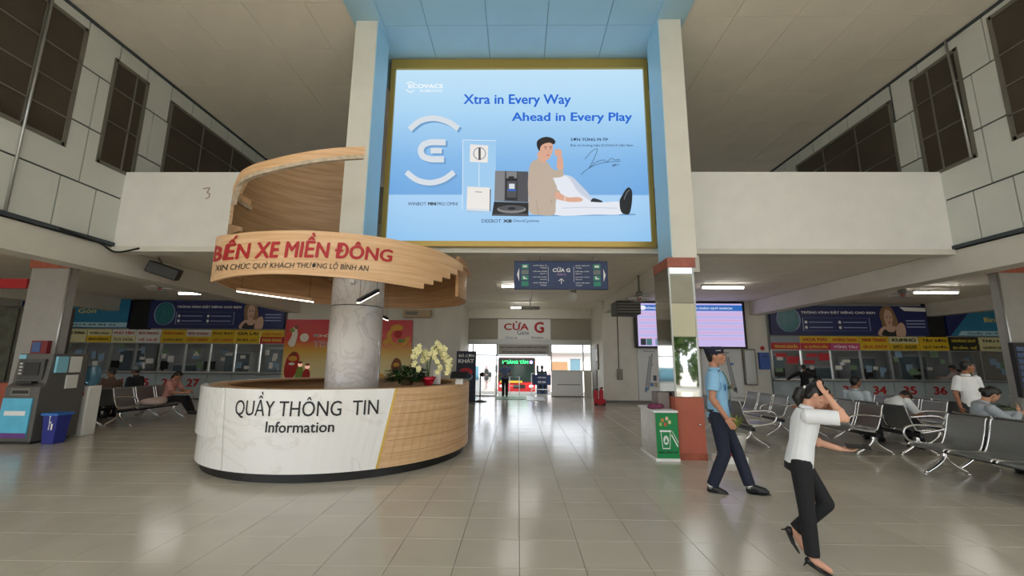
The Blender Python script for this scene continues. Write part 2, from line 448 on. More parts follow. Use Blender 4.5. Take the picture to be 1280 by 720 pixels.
WL = [(4.2, 7.06, 5.43, 7.86), (7.68, 8.45, 5.43, 7.71), (9.12, 12.4, 5.43, 7.69)]
WR = [(4.2, 6.98, 5.5, 7.95), (7.6, 8.58, 5.5, 7.83), (9.15, 12.5, 5.5, 7.69)]
wl = side_wall('wall_left', XL, -1, WL); wr = side_wall('wall_right', XR, 1, WR)
n = 0
for X, sgn, wins, zb in ((XL, -1, WL, (6.47, 7.13)), (XR, 1, WR, (6.55, 7.13))):
    for wi, (a, b, c, d) in enumerate(wins):
        n += 1
        fr = MB(); t = .045
        xa, xb = sorted((X-sgn*.035, X+sgn*.01))
        for q in ((a-.03, a+t, c-.03, d+.03), (b-t, b+.03, c-.03, d+.03), (a, b, c-.03, c+t), (a, b, d-t, d+.03)): fr.box(xa, xb, *q)
        ys = {0: [a+.72, a+1.45, b-.68], 1: [(a+b)/2+.12], 2: [a+1.05, a+2.2]}[wi]; ys = [a]+ys+[b]
        zs = [c]+([5.95, 6.5, 7.13] if wi == 0 else [6.35, zb[0]+.02+.6])+[d]
        for y in ys[1:-1]: fr.box(xa, xb, y-.014, y+.014, c, d)
        for z in zs[1:-1]: fr.box(xa, xb, a, b, z-.012, z+.012)
        w = fr.build('window_%d' % n, M_alud); struct(w)
        for i in range(len(ys)-1):
            for j in range(len(zs)-1):
                xx = sorted((X-sgn*.018, X-sgn*.004)); box('pane', xx[0], xx[1], ys[i]+.014, ys[i+1]-.014, zs[j]+.012, zs[j+1]-.012, M_brown, w)
# conduit on left window, ledge strips along the foot of the panelled walls
struct(box('trim_1', XL, XL+.06, YF, 8.3, 3.83, 3.9, M_joint)); struct(box('trim_2', XR-.06, XR, YF, 8.3, 3.83, 3.9, M_joint))
struct(box('trim_3', XL, XL+.05, YF, 15, 8.07, 8.13, M_joint)); struct(box('trim_4', XR-.05, XR, YF, 15, 8.07, 8.13, M_joint))
o = MB().tube([(XL+.06, 6.40, 3.9), (XL+.06, 6.40, 8.1)], .022).build('conduit', M_alu); tag(o, 'grey vertical pipe running up the left panelled wall over the brown window', 'pipe')
o = MB().tube([(XR-.06, 7.66, 5.5), (XR-.06, 7.72, 8.1)], .022).build('conduit', M_alu); tag(o, 'pale vertical pipe beside the narrow brown window of the right wall', 'pipe')
# edge beams
for nm, a, b_, zb in (('left', XL-.45, XL, 3.3), ('right', XR, XR+.45, 3.31)):
    struct(box('wall_%s_beam' % nm, a, b_, YF, 16, zb, ZL, M_wallp))
struct(box('ceiling_beam_left', -15.9, -15.5, YF, 16, 3.3, 3.78, M_wallp)); struct(box('ceiling_beam_right', 15.5, 15.9, YF, 16, 3.3, 3.78, M_wallp))
# mezzanine front band
struct(box('wall_mezzanine_left', XL, -3.22, 8.3, 8.45, ZL, 5.48, M_white)); struct(box('wall_mezzanine_right', 3.1, XR, 8.3, 8.45, ZL, 5.5, M_white))
struct(box('wall_upper_back', XL, XR, 19.8, 20, ZL, ZC, M_wallp))
# lower storey ceiling
lc = box('ceiling_lower', XL, XR, 8.46, 16.1, ZL+.02, ZL+.15, M_ceilj); struct(lc)
panels(lc, M_ceil, XL, 3.3, 8.62, 16.0, ZL, 1.19, 1.19, -.7, 8.3); panels(lc, M_ceil, 3.75, XR, 8.62, 16.0, ZL, 1.19, 1.19, 4.5, 8.3)
for nm, a, b_ in (('left', -20, XL-.45), ('right', XR+.45, 20)):
    struct(box('ceiling_wing_%s' % nm, a, b_, YF, 20, 3.78, 3.95, M_ceil))
struct(box('ceiling_corridor', -2.4, 3.5, 16.0, 18.8, 3.78, 3.95, M_ceil))
struct(box('ceiling_beam_middle', 3.3, 3.75, 8.46, 16.0, 3.37, ZL, M_wallp)); struct(box('ceiling_beam_front', XL, XR, 8.3, 8.6, 3.72, ZL-.001, M_wallp))
# back walls
struct(box('wall_back_left', -8.95, -2.2, 16, 16.15, 0, ZL, M_wallp)); struct(box('wall_back_right', 3.22, 9.45, 16, 16.15, 0, ZL, M_wallp))
struct(box('wall_corridor_left', -2.35, -2.2, 16.15, 18.6, 0, ZL, M_wallp)); struct(box('wall_corridor_right', 3.22, 3.37, 16.15, 18.6, 0, ZL, M_wallp))
struct(box('baseboard_back', 3.22, 9.45, 15.97, 16, 0, .1, mat('grey_skirting', '77746d', .5)))
for nm, a, b_ in (('left', -20, -9.2), ('right', 9.45, 20)):
    struct(box('wall_office_%s' % nm, a, b_, 18.6, 18.75, 0, 3.8, mat('office_wall', 'a9adb0', .7)))
struct(box('wall_side_left', -20, -19.8, YF, 18.6, 0, 3.8, M_wallp)); struct(box('wall_side_right', 19.8, 20, YF, 18.6, 0, 3.8, M_wallp))
# pillars beside the billboard
struct(box('pillar_left', -3.19, -2.77, 7.07, 7.75, 2.98, 8.1, M_wallp)); struct(box('pillar_right', 2.68, 3.1, 7.07, 7.75, 3.32, 8.1, M_wallp))
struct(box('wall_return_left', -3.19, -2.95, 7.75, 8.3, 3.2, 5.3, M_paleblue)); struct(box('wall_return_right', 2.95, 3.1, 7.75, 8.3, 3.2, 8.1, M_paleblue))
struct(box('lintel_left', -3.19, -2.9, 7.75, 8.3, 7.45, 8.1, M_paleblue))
t = thing('gap_railing', 'thin steel rails in the dark gap between left pillar and billboard', 'railing', (-2.95, 8.0, 5.8))
for z in (5.8, 6.5, 7.1): MB().tube([(-3.0, 7.75, z), (-2.94, 8.12, z)], .015).build('rail', M_alu, t)
struct(box('trim_6', -2.77, -2.755, 7.075, 7.75, 3.3, 8.05, M_paleblue)); struct(box('trim_7', 2.665, 2.68, 7.075, 7.75, 3.35, 8.05, M_paleblue))  # thin pale blue sheets over the inward sides of the cream pillars
struct(box('wall_front_lintel', XL, XR, -5.2, -5.0, 3.9, 5.6, M_wallp))
# clad lower half of the right pillar
p = thing('clad_pillar', 'square pillar clad in mirror steel over a terracotta panel base, behind the guard', 'pillar', (2.81, 7.4, 0))
box('stone_band', 2.57, 3.05, 7.04, 7.8, 3.15, 3.32, M_redb, p, label='reddish stone band')
for k, (za, zb) in enumerate(((.98, 1.95), (1.96, 2.52), (2.53, 3.14))):
    box('mirror_panel', 2.6, 3.0, 7.055, 7.08, za, zb, M_mirror if k != 1 else mat('beige_steel', 'cdc7ae', .25, .3), p, label=None if k != 1 else 'beige panel between the mirror panels')
box('side_panel', 2.575, 2.6, 7.06, 7.78, .98, 3.14, mat('side_steel', 'b9b6b0', .06, 1), p); box('side_panel', 3.0, 3.02, 7.06, 7.78, .98, 3.14, M_mirror, p)
box('core', 2.6, 3.0, 7.08, 7.78, 0, 3.14, M_alud, p)
for x in (2.59, 3.0): box('corner_trim', x-.012, x+.012, 7.04, 7.06, .98, 3.14, M_alu, p)
box('base_panel', 2.59, 3.01, 7.03, 7.08, .1, .97, M_terra, p, label='terracotta door panel'); box('base_panel', 2.57, 2.6, 7.04, 7.78, 0, .97, M_terra, p)
box('base_panel', 3.0, 3.03, 7.04, 7.78, 0, .97, M_terra, p); box('skirting', 2.57, 3.03, 7.02, 7.08, 0, .1, M_redb, p)
MB().ell((2.93, 7.01, .55), (.022, .03, .022)).build('knob', M_chrome, p)
# wing pillars
for nm, x0, x1, lab in (('l', -10.15, -9.3, 'wide grey clad pillar with red band standing behind the cash machine'), ('r', 9.62, 10.6, 'wide grey clad pillar with red band at the right edge beside the palm')):
    p = thing('wing_pillar', lab, 'pillar', ((x0+x1)/2, 8.8, 0))
    box('shaft', x0, x1, 8.35, 8.5, .95, 3.36, mat('grey_cladding', '9a9893', .35, .1, noise=.06), p); box('stone_band', x0-.03, x1+.03, 8.32, 8.53, 3.36, 3.56, M_redb, p)
    box('capital', x0+.05, x1-.05, 8.38, 8.5, 3.56, 3.8, M_wallp, p); box('base_panel', x0-.02, x1+.02, 8.33, 8.52, 0, .95, M_terra if nm == 'l' else mat('grey_cladding', '9a9893'), p)
    xe = x1 if nm == 'l' else x0
    MB().tube([(xe, 8.32, .95), (xe, 8.32, 3.36)], .02).build('corner_trim', M_alu, p)
for i, (x, y) in enumerate(((9.6, -12.5), (11.2, -12.2), (12.9, -12.8))):
    t = thing('garden_shrub', ['leafy shrub left of the parasol on the forecourt', 'leafy shrub before the parasol on the forecourt', 'leafy shrub right of the parasol on the forecourt'][i], 'shrub', (x, y, 0)); leafcloud(random.Random(i), (x, y, 1.15), (.7, .6, 1.1), 900, .13).build('foliage', M_leaf, t, fix=False)['kind'] = 'stuff'
    MB().tube([(x, y, 0), (x, y, .9)], .05).build('stem', M_bark, t)
t = thing('white_parasol', 'white parasol on the forecourt mirrored in the steel pillar', 'parasol', (11.5, -10.4, 0)); MB().tube([(11.5, -10.4, 0), (11.5, -10.4, 2.1)], .03).build('pole', M_alu, t); MB().lathe([(1.2, 1.75), (.6, 2.0), (.03, 2.12)], (11.5, -10.4, 0), 16).build('canopy', M_white, t)
# ================================================================== GATE WALL
YG = 18.5
struct(box('wall_gate_upper', -2.25, 3.25, YG, YG+.15, 2.42, 3.4, mat('gate_panel', 'a39d8f', .6)))
struct(box('ceiling_beam_gate', -2.25, 3.25, YG-.25, YG+.15, 3.36, 3.8, M_wallp)); struct(box('trim_5', -2.25, 3.25, YG-.08, YG+.1, 2.27, 2.44, M_alu))
g = thing('gate_sign', 'white sign reading CỬA G in red above the gate doors', 'sign', (.28, YG-.04, 2.42))
box('board', -.89, 1.44, YG-.06, YG, 2.42, 3.34, M_wtext, g)
ftext('CỬA', g, M_rtext, -.08, 3.05, .4, YG-.065, w=1.1, bold=.03); ftext('G', g, M_rtext, .93, 2.98, .5, YG-.065, w=.44, bold=.04)
ftext('Gate', g, M_blue, .22, 2.75, .2, YG-.065, w=.52); ftext('LỐI RA XE', g, M_blue, -.3, 2.53, .13, YG-.065); ftext('Entrance', g, M_blue, .85, 2.53, .1, YG-.065)
# glazed screen: left bay, doorway, right bay
def glazed(name, x0, x1, z0, z1, xs, zs, t=.05):
    f = MB()
    for x in [x0]+xs+[x1]: f.box(x-t/2, x+t/2, YG-.03, YG+.04, z0, z1)
    for z in [z0+t/2]+zs+[z1-t/2]: f.box(x0, x1, YG-.025, YG+.035, z-t/2, z+t/2)
    w = f.build(name, M_alu); struct(w)
    X = [x0]+xs+[x1]; Z = [z0]+zs+[z1]
    for i in range(len(X)-1):
        for j in range(len(Z)-1): box('pane', X[i]+t/2, X[i+1]-t/2, YG, YG+.008, Z[j]+t/2, Z[j+1]-t/2, M_glass, w)
    return w
glazed('window_7', -2.2, -.93, .0, 2.27, [-1.98], [1.75]); tw = glazed('window_8', -.9, 1.42, 1.72, 2.27, [], [])
box('notice_strip', -.87, 1.39, YG-.045, YG-.03, 1.78, 2.22, mat('notice_grey', 'a9a6a0', .6), tw); ftext('QUÝ KHÁCH ĐÃ ĐI NHẦM XE TỪ ĐÂU', tw, M_ktext, .26, 2.11, .11, YG-.05, w=2.1, bold=.03); ftext('KÍNH CHÚC QUÝ KHÁCH THƯỢNG LỘ BÌNH AN', tw, M_ktext, .26, 1.9, .1, YG-.05, w=1.9, bold=.03)
glazed('window_9', 1.46, 3.2, 1.08, 2.27, [2.85], [])
d = box('door_1', 1.46, 2.82, YG-.02, YG+.03, .02, 1.08, M_wtext); struct(d)
box('door_rail', 1.7, 2.7, YG-.03, YG-.02, .5, .53, M_alud, d); box('door_frame', 1.44, 2.86, YG-.035, YG+.03, 0, .04, M_alud, d); box('door_panel', 2.87, 3.2, YG-.02, YG+.02, 0, 1.08, M_wallp, d)
d = struct(box('door_2', 3.19, 3.22, 17.3, 18.2, 0, 2.1, mat('grey_door', '8f8d86', .5))); box('door_frame', 3.18, 3.215, 17.22, 17.3, 0, 2.18, M_alud, d)
# ================================================================== OUTSIDE THE GATE
M_yard = mat('yard_concrete', '8d8a82', .8, noise=.1, nscale=1)
struct(box('ground_yard', -30, 30, 21.6, 70, -1.1, -.95, M_yard)); struct(box('ground_platform', -20, 20, 20, 21.6, -1.0, -.02, M_yard)); struct(box('ground_forecourt', -40, 40, -60, -9, -.2, -.02, mat('forecourt_concrete', 'cbc7bd', .8, noise=.1, nscale=1)))
b = thing('coach', 'red and dark fronted coach with green lit sign HOÀNG TÂM outside the gate', 'bus', (0.1, 24, 0))
MB().box(-1.25, 1.3, 23.9, 33, .35, 2.68).build('body', mat('coach_red', 'b3262a', .25), b, bevel=.12)
box('windscreen', -1.22, 1.27, 23.86, 23.92, 1.05, 2.66, mat('windscreen_glass', '1d2a26', .08), b, label='dark windscreen')
box('wiper_panel', -1.1, .4, 23.84, 23.88, .98, 1.12, mat('coach_yellow', 'b5912c', .4), b)
box('bumper', -1.2, 1.25, 23.82, 23.92, .35, .6, mat('coach_dark_red', '8f1f22', .3), b); box('grille', -.2, .6, 23.83, 23.9, .62, .86, M_black, b)
for x in (-1.0, 1.0): MB().ell((x, 23.86, .75), (.16, .05, .1)).build('headlamp', M_wtext, b)
for x in (-1.35, 1.42): MB().tube([(x*.93, 23.9, 2.5), (x, 23.7, 2.45), (x, 23.7, 2.1)], .025).box(x-.08, x+.08, 23.66, 23.72, 1.65, 2.15).build('mirror', M_black, b)
MB().box(-1.1, 1.15, 23.83, 23.9, 2.2, 2.58).build('sign_box', M_black, b)
ftext('HOÀNG TÂM', b, mat('green_led', (.03, 1, .22), .5, emit=3), -.08, 2.38, .27, 23.82, w=1.75, bold=.03); blob(b, mat('violet_led', (.4, .3, 1), .5, emit=4), oval(1.0, 2.36, .11, .11), lambda u, v: Vector((u, 23.82, v)), 'led_badge')
b.location = (b.location.x-.1, b.location.y+5, -.95)
for x in (-1.0, 1.05): MB().lathe([(.45, -.12), (.48, -.08), (.48, .08), (.45, .12)], (x, 24.9, .48), 20, Matrix.Rotation(PI/2, 4, 'Y')).build('wheel', M_black, b)
b = thing('parked_van', 'pale van seen through the glass left of the coach', 'van', (-3.8, 27, 0))
MB().box(-5.2, -2.2, 26, 31, .4, 2.3).build('body', mat('van_white', 'e8ecec', .3), b, bevel=.15); box('windscreen', -5.0, -2.4, 25.95, 26.02, 1.3, 2.1, mat('van_glass', '5f8ea6', .1), b)
for x in (-4.8, -2.6): MB().lathe([(.36, -.1), (.36, .1)], (x, 26.9, .36), 18, Matrix.Rotation(PI/2, 4, 'Y')).build('wheel', M_black, b)
b.location.z = -.95
b = thing('ticket_kiosk', 'white shed with orange and blue panels beyond the coach', 'kiosk', (3.2, 29, 0))
box('wall', 2.2, 6.5, 29, 32, 0, 3.0, M_wtext, b); box('panel', 2.3, 3.6, 28.95, 29, 1.2, 2.4, mat('kiosk_orange', '9a7a5a', .5), b, label='orange panel'); box('panel', 3.8, 4.6, 28.95, 29, 1.0, 2.6, mat('kiosk_blue', '5d7f90', .5), b, label='blue panel')
box('roof', 2.0, 6.8, 28.6, 32.2, 3.0, 3.15, M_alu, b)
b.location = (b.location.x+.4, b.location.y+5, -.95)
# far greenery front and back
def tree(x, y, h, lab, n=1500):
    t = thing('street_tree', lab, 'tree', (x, y, 0)); rng = random.Random(int(x*10+y))
    MB().tube([(x, y, 0), (x+.1, y, h*.35), (x-.1, y+.1, h*.7)], [.16, .12, .06]).build('trunk', M_bark, t)
    f = leafcloud(rng, (x, y, h*.68), (h*.33, h*.33, h*.34), n, .22).build('foliage', M_leaf, t, fix=False); f['kind'] = 'stuff'
tree(9.5, 42, 7, 'green tree standing beyond the white shed outside the gate', 900)
# forecourt behind the camera, seen in the mirror steel
for i, (x, y, h) in enumerate(((-2.5, -14, 6), (2, -14, 5), (6, -14.5, 6), (10.5, -14, 5.5), (15.5, -16, 7), (-8, -16, 7), (4, -21, 7), (9.5, -21, 7))):
    tree(x, y, h, ['broad tree on the forecourt mirrored in the steel pillar', 'small tree on the forecourt nearest the entrance', 'tall tree on the forecourt right of centre', 'bushy tree on the forecourt before the street', 'largest tree at the far end of the forecourt', 'tree at the left end of the forecourt', 'tall tree in the second row of the forecourt', 'rearmost tall tree by the street'][i])
b = thing('street_house', 'terracotta house across the street from the entrance', 'building', (6, -26, 0))
box('wall', 1, 12, -30, -26, 0, 6, M_terra, b); box('roof', .6, 12.4, -30.4, -25.6, 6, 6.3, M_redb, b)
# ================================================================== INFORMATION DESK
DC = (-3.0, 7.58); DR = 2.12
def ringpt(c, r, th, z): return Vector((c[0]+r*math.cos(th), c[1]+r*math.sin(th), z))
def ring(th0, th1, z0, z1, ri, ro, c, name, m, parent, seg=.06, s0=0, s1=0, **k):
    """curved slab; s0/s1 shift the end angle at the bottom to make slanted ends. z0,z1 numbers or functions of angle"""
    n = max(2, int(abs(th1-th0)/seg)); rows = []
    f0 = z0 if callable(z0) else (lambda t: z0); f1 = z1 if callable(z1) else (lambda t: z1)
    for i in range(n+1):
        u = i/n; tt = th0+(th1-th0)*u; tb = (th0+s0)+(th1+s1-th0-s0)*u
        rows.append([ringpt(c, ro, tb, f0(tb)), ringpt(c, ro, tt, f1(tt)), ringpt(c, ri, tt, f1(tt)), ringpt(c, ri, tb, f0(tb))])
    b = MB(); b.loft(rows, False); 
    o = b.build(name, m, parent, **k)
    return o
desk = thing('information_desk', 'round information desk with white marble panels and oak veneer wrapped around a marble column', 'desk', (DC[0], DC[1], 0))
tg1, zg1 = cyl_at(495, 486, *DC, DR); tg0, _ = cyl_at(470, 592, *DC, DR)
ts1, _ = cyl_at(282, 485, *DC, DR); ts2, _ = cyl_at(277, 585, *DC, DR)
ring(tg1+.008, .9, .12, 1.15, DR-.06, DR, DC, 'oak_panel', M_wood, desk, s0=tg0-tg1, label='oak veneer front with fine horizontal boards')
for z in (.29, .46, .63, .80, .97): ring(tg1+.03+(tg0-tg1)*(1.15-z)/1.03, .88, z, z+.006, DR, DR+.002, DC, 'groove', mat('oak_groove', 'a87a4f', .6), desk)
ring(tg1-.006, tg1+.008, .12, 1.15, DR-.06, DR+.006, DC, 'brass_strip', M_gold, desk, seg=.02, s0=tg0-tg1, s1=tg0-tg1)
ring(ts1+.004, tg1-.006, .12, 1.15, DR-.06, DR, DC, 'marble_panel', M_marb, desk, s0=ts2-ts1, s1=tg0-tg1)
ring(-2.75, ts1-.004, .12, 1.15, DR-.06, DR, DC, 'marble_panel', M_marb, desk, s1=ts2-ts1)
ring(-2.75, ts1-.02, .5, 1.15, DR, DR+.035, DC, 'marble_overlay', M_marb, desk, s1=-.02)
ring(-4.4, -2.75, .12, 1.15, DR-.06, DR, DC, 'marble_panel', M_marb, desk)
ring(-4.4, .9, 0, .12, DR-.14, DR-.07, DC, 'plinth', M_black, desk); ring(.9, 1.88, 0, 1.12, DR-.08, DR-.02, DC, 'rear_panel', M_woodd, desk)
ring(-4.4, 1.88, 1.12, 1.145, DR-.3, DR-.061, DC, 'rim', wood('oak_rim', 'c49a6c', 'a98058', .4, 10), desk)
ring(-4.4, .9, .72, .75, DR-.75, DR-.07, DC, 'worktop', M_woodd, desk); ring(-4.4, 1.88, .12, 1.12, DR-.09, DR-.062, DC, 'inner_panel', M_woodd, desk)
def dwrap(x0, y0, x1, y1, R):
    a0, za = cyl_at(x0, y0, *DC, R); a1, zb = cyl_at(x1, y1, *DC, R)
    return a0, a1, za, zb
a0, _ = cyl_at(294, 512, *DC, DR+.003)[0], 0; a1 = cyl_at(473, 512, *DC, DR+.003)[0]
zt = cyl_at(400, 498, *DC, DR)[1]; zb = cyl_at(400, 524, *DC, DR)[1]; zt += .03
text('QUẦY THÔNG  TIN', desk, M_ktext, lambda u, v: ringpt(DC, DR+.004, a0+(a1-a0)*u, zb+(zt-zb+.05)*v), bold=.012)
b0 = cyl_at(332, 534, *DC, DR)[0]; b1 = cyl_at(418, 534, *DC, DR)[0]; z1_ = cyl_at(380, 527, *DC, DR)[1]; z0_ = cyl_at(380, 541, *DC, DR)[1]
text('Information', desk, M_ktext, lambda u, v: ringpt(DC, DR+.004, b0+(b1-b0)*u, z0_+(z1_-z0_)*v), bold=.018)
# marble column inside
c = thing('marble_column', 'round grey marble column standing inside the information desk', 'column', (-2.93, 7.5, 0))
MB().lathe([(.46, 0), (.455, 1.1), (.452, 2.46)], (-2.93, 7.5, 0), 40).build('drum', M_marbg, c); MB().lathe([(.452, 2.475), (.45, 3.3)], (-2.93, 7.5, 0), 40).build('drum', M_marbg, c)
MB().lathe([(.447, 2.455), (.447, 2.48)], (-2.93, 7.5, 0), 40).build('joint_strip', M_black, c)
o = MB().box(-2.9, -2.82, 6.98, 7.05, 2.82, 2.9).tube([(-2.86, 7.02, 2.84), (-2.86, 6.9, 2.8)], .02).build('security_camera', M_white); tag(o, 'small white camera at the top of the marble column', 'camera')
# canopy
CC = (-3.05, 7.55); CR = 2.15
can = thing('spiral_canopy', 'oak spiral canopy with red lettering hanging over the information desk', 'canopy', (CC[0], CC[1], 2.6))
def interp(tab):
    def f(t):
        if t <= tab[0][0]: return tab[0][1]
        for (a, p), (b_, q) in zip(tab, tab[1:]):
            if t <= b_: return p+(q-p)*(t-a)/(b_-a)
        return tab[-1][1]
    return f
def c_tab(px):     # (x, y) photo points on the front band -> (angle, height)
    return sorted((cyl_at(x, y, *CC, CR)) for x, y in px)
top = c_tab([(268, 297), (290, 293), (330, 289), (380, 288), (430, 291), (480, 297), (520, 305), (550, 314), (575, 328)])
bot = c_tab([(266, 352), (300, 344), (340, 342), (390, 344), (440, 348), (480, 353), (518, 359)])
thL, thR = top[0][0], .12
steps = [(518, 359), (530, 354), (542, 350), (553, 346), (563, 341), (572, 337), (579, 333)]
st = c_tab(steps)
ft = interp([(-2.9, 3.62)]+top+[(.12, 3.1)]); fb = interp([(-2.9, 2.83)]+bot)
ts = bot[-1][0]
ring(-2.75, ts, fb, ft, CR-.05, CR, CC, 'front_band', M_wood, can, label='oak band carrying the red lettering')
zprev = bot[-1][1]; edges = [a for a, _ in st]+[.12]
for i in range(len(edges)-1):
    zc = st[i][1]+.0
    ring(edges[i], edges[i+1], zc, ft, CR-.05, CR, CC, 'stepped_board', M_wood, can)
# inner back ribbon
fz = lambda t: 2.62+.14*max(0, math.sin(t*.5))
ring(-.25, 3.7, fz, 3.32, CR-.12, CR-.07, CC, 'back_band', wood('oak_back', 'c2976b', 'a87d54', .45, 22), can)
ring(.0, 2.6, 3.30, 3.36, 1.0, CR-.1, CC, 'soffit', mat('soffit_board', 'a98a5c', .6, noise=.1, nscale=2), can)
# upper swirl
SCc = (-3.3, 7.0); sa, sb = 1.62, 1.2
def swp(t, z, k=1.0): return Vector((SCc[0]+sa*k*math.cos(t), SCc[1]+sb*k*math.sin(t), z))
def ell_at(x, y, far=False):
    d = ray(x, y); a = (d.x/sa)**2+(d.y/sb)**2; ox, oy = -SCc[0]/sa, -SCc[1]/sb
    b = 2*(d.x/sa*ox+d.y/sb*oy); c = ox*ox+oy*oy-1; q = math.sqrt(max(b*b-4*a*c, 0)); t = (-b+(q if far else -q))/(2*a)
    p = CAM+d*t; an = math.atan2((p.y-SCc[1])/sb, (p.x-SCc[0])/sa); return (an if an < 0 else an-2*PI), p.z
tz = interp(sorted(ell_at(x, y) for x, y in ((288, 243), (291, 230), (300, 215), (318, 205), (340, 199), (370, 192), (400, 187), (430, 184), (456, 183))))
far_t = interp(sorted(ell_at(x, y, True) for x, y in ((289, 268), (296, 240), (318, 210), (340, 203), (370, 197), (400, 193), (425, 190))))
tend = ell_at(456, 190)[0]
def swirl(t0, t1, z0, z1, name, m, th=.05, **k):
    n = 36; rows = []
    for i in range(n+1):
        t = t0+(t1-t0)*i/n
        a = z0(t) if callable(z0) else z0; b_ = z1(t) if callable(z1) else z1
        rows.append([swp(t, a), swp(t, b_), swp(t, b_, 1-th), swp(t, a, 1-th)])
    b = MB(); b.loft(rows, False); return b.build(name, m, can, **k)
swirl(-PI-.1, tend, lambda t: tz(t)-.17-.03*math.sin(t), tz, 'upper_band', M_wood, .03)
swirl(-PI-.1, tend, lambda t: tz(t)-.20, lambda t: tz(t)-.14, 'upper_lip', mat('worn_edge', 'c9b8a2', .7, noise=.3, nscale=12), .05)
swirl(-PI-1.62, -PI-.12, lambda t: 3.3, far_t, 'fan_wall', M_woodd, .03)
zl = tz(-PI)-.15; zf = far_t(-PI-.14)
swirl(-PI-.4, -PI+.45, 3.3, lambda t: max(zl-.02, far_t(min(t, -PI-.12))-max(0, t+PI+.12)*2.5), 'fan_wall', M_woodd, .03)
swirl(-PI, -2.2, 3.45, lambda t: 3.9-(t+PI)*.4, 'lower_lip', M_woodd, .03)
# lettering on the band
def band_text(s, x0, x1, ytop, ybot, m, **k):
    A = [cyl_at(x0+(x1-x0)*i/12, 318, *CC, CR)[0] for i in range(13)]
    def fn(u, v):
        q = min(u*12, 11.999); i = int(q); th = A[i]+(A[i+1]-A[i])*(q-i)
        x = x0+(x1-x0)*u
        a = cyl_at(x, ytop(u), *CC, CR)[1]; b_ = cyl_at(x, ybot(u), *CC, CR)[1]
        return ringpt(CC, CR+.006, th, b_+(a-b_)*v)
    return text(s, can, m, fn, **k)
band_text('BẾN XE MIỀN ĐÔNG', 268, 491, lambda u: 300-9*math.sin(u*PI)-2+6*u*u, lambda u: 326-6*math.sin(u*PI*.7)+7*u*u, M_rtext, bold=.035, shear=.08)
band_text('XIN CHÚC QUÝ KHÁCH THƯỢNG LỘ BÌNH AN', 272, 462, lambda u: 328-2.5*math.sin(u*PI)+1.5*u, lambda u: 340-5*math.sin(u*PI*.9)+3*u, M_ktext, bold=.012, shear=.12)
# hanging light bars
for y in (6.28, 6.6): box('cross_beam', -4.7, -1.4, y, y+.05, 3.2, 3.26, M_woodd, can)
box('cross_beam', -4.2, -1.7, 8.95, 9.0, 3.24, 3.3, M_woodd, can)
for i, (p, q, lab) in enumerate((((297, 364), (391, 377), 'long hanging light bar under the left of the canopy'), ((448, 378), (472, 365), 'short slanting light bar in front of the marble column'), ((470, 392), (484, 400), 'small light bar behind the marble column'))):
    Y = (6.3, 6.2, 9.0)[i]; a = at(*p, Y=Y); b_ = at(*q, Y=Y+(0, .5, -.2)[i])
    t = thing('light_bar', lab, 'lamp', (a+b_)/2, group='light bars under the canopy')
    dz = Vector((0, 0, .05)); w = (b_-a).cross(Vector((0, 0, 1))).normalized()*.035
    MB().loft([[a+w, a-w, a-w+dz, a+w+dz], [b_+w, b_-w, b_-w+dz, b_+w+dz]], False).build('housing', M_woodd if i == 0 else M_black, t)
    w *= .8; dn = Vector((0, 0, -.012)); MB().loft([[a+w, a-w, a-w+dn, a+w+dn], [b_+w, b_-w, b_-w+dn, b_+w+dn]], False).build('diffuser', mat('warm_led', (1, .93, .75), .5, emit=7), t)
    for q_ in (a, b_):
        q2 = q_*.9+((a+b_)/2)*.1; MB().tube([q2+dz, Vector((q2.x, q2.y, 3.3))], .003, 5).build('wire', M_black, t)
# things on the desk
def leaf(b, p, d, L, w, droop=.3, up=Vector((0, 0, 1))):
    d = d.normalized(); s = d.cross(up).normalized()*w; rows = []
    for i in range(5):
        u = i/4; c = p+d*L*u-Vector((0, 0, 1))*droop*L*u*u; k = math.sin(PI*(.08+.9*u)); rows.append([c-s*k, c+Vector((0, 0, -.15*w)), c+s*k])
    b.sheet(rows)
rng = random.Random(3)
M_fol = mat('dark_foliage', '2c4a22', .5, noise=.3, nscale=20); M_fol2 = mat('fresh_foliage', '4f6b33', .5, noise=.3, nscale=20)
pb = at(508, 486, Y=6.75); pb.z = 1.145
t = thing('green_plant', 'bushy dark green potted plant on the oak end of the desk', 'plant', pb)
MB().lathe([(.09, 0), (.12, .1), (.125, .12)], pb, 16).build('pot', mat('plant_pot', '6a4a36', .6), t)
b = MB()
for i in range(560):
    a = rng.random()*2*PI; r = rng.random()**.5; p = pb+Vector((r*.29*math.cos(a), r*.2*math.sin(a), .06+.27*rng.random()*(1-.45*r*r)))
    leaf(b, p, Vector((math.cos(a), math.sin(a), rng.uniform(-.2, .7))), rng.uniform(.07, .12), .026)
f = b.build('foliage', M_fol, t, fix=False); f['kind'] = 'stuff'
po = at(535, 486, Y=6.75); po.z = 1.145
t = thing('orchid_bouquet', 'pale yellow orchid arrangement with a red wrapped base on the desk', 'flowers', po)
MB().lathe([(.05, 0), (.09, .08), (.13, .13), (.1, .11)], po, 14).build('vase', mat('red_wrap', 'c3203a', .4), t)
b = MB()
for i in range(60):
    a = rng.random()*2*PI; leaf(b, po+Vector((0, 0, .07)), Vector((math.cos(a), math.sin(a), rng.uniform(-.1, .9))), rng.uniform(.1, .16), .035, .2)
b.build('ribbon', mat('red_ribbon', 'd2263f', .4), t, fix=False)['kind'] = 'stuff'
stems = MB(); M_or = mat('orchid_petal', 'e9e2a6', .5, noise=.08)
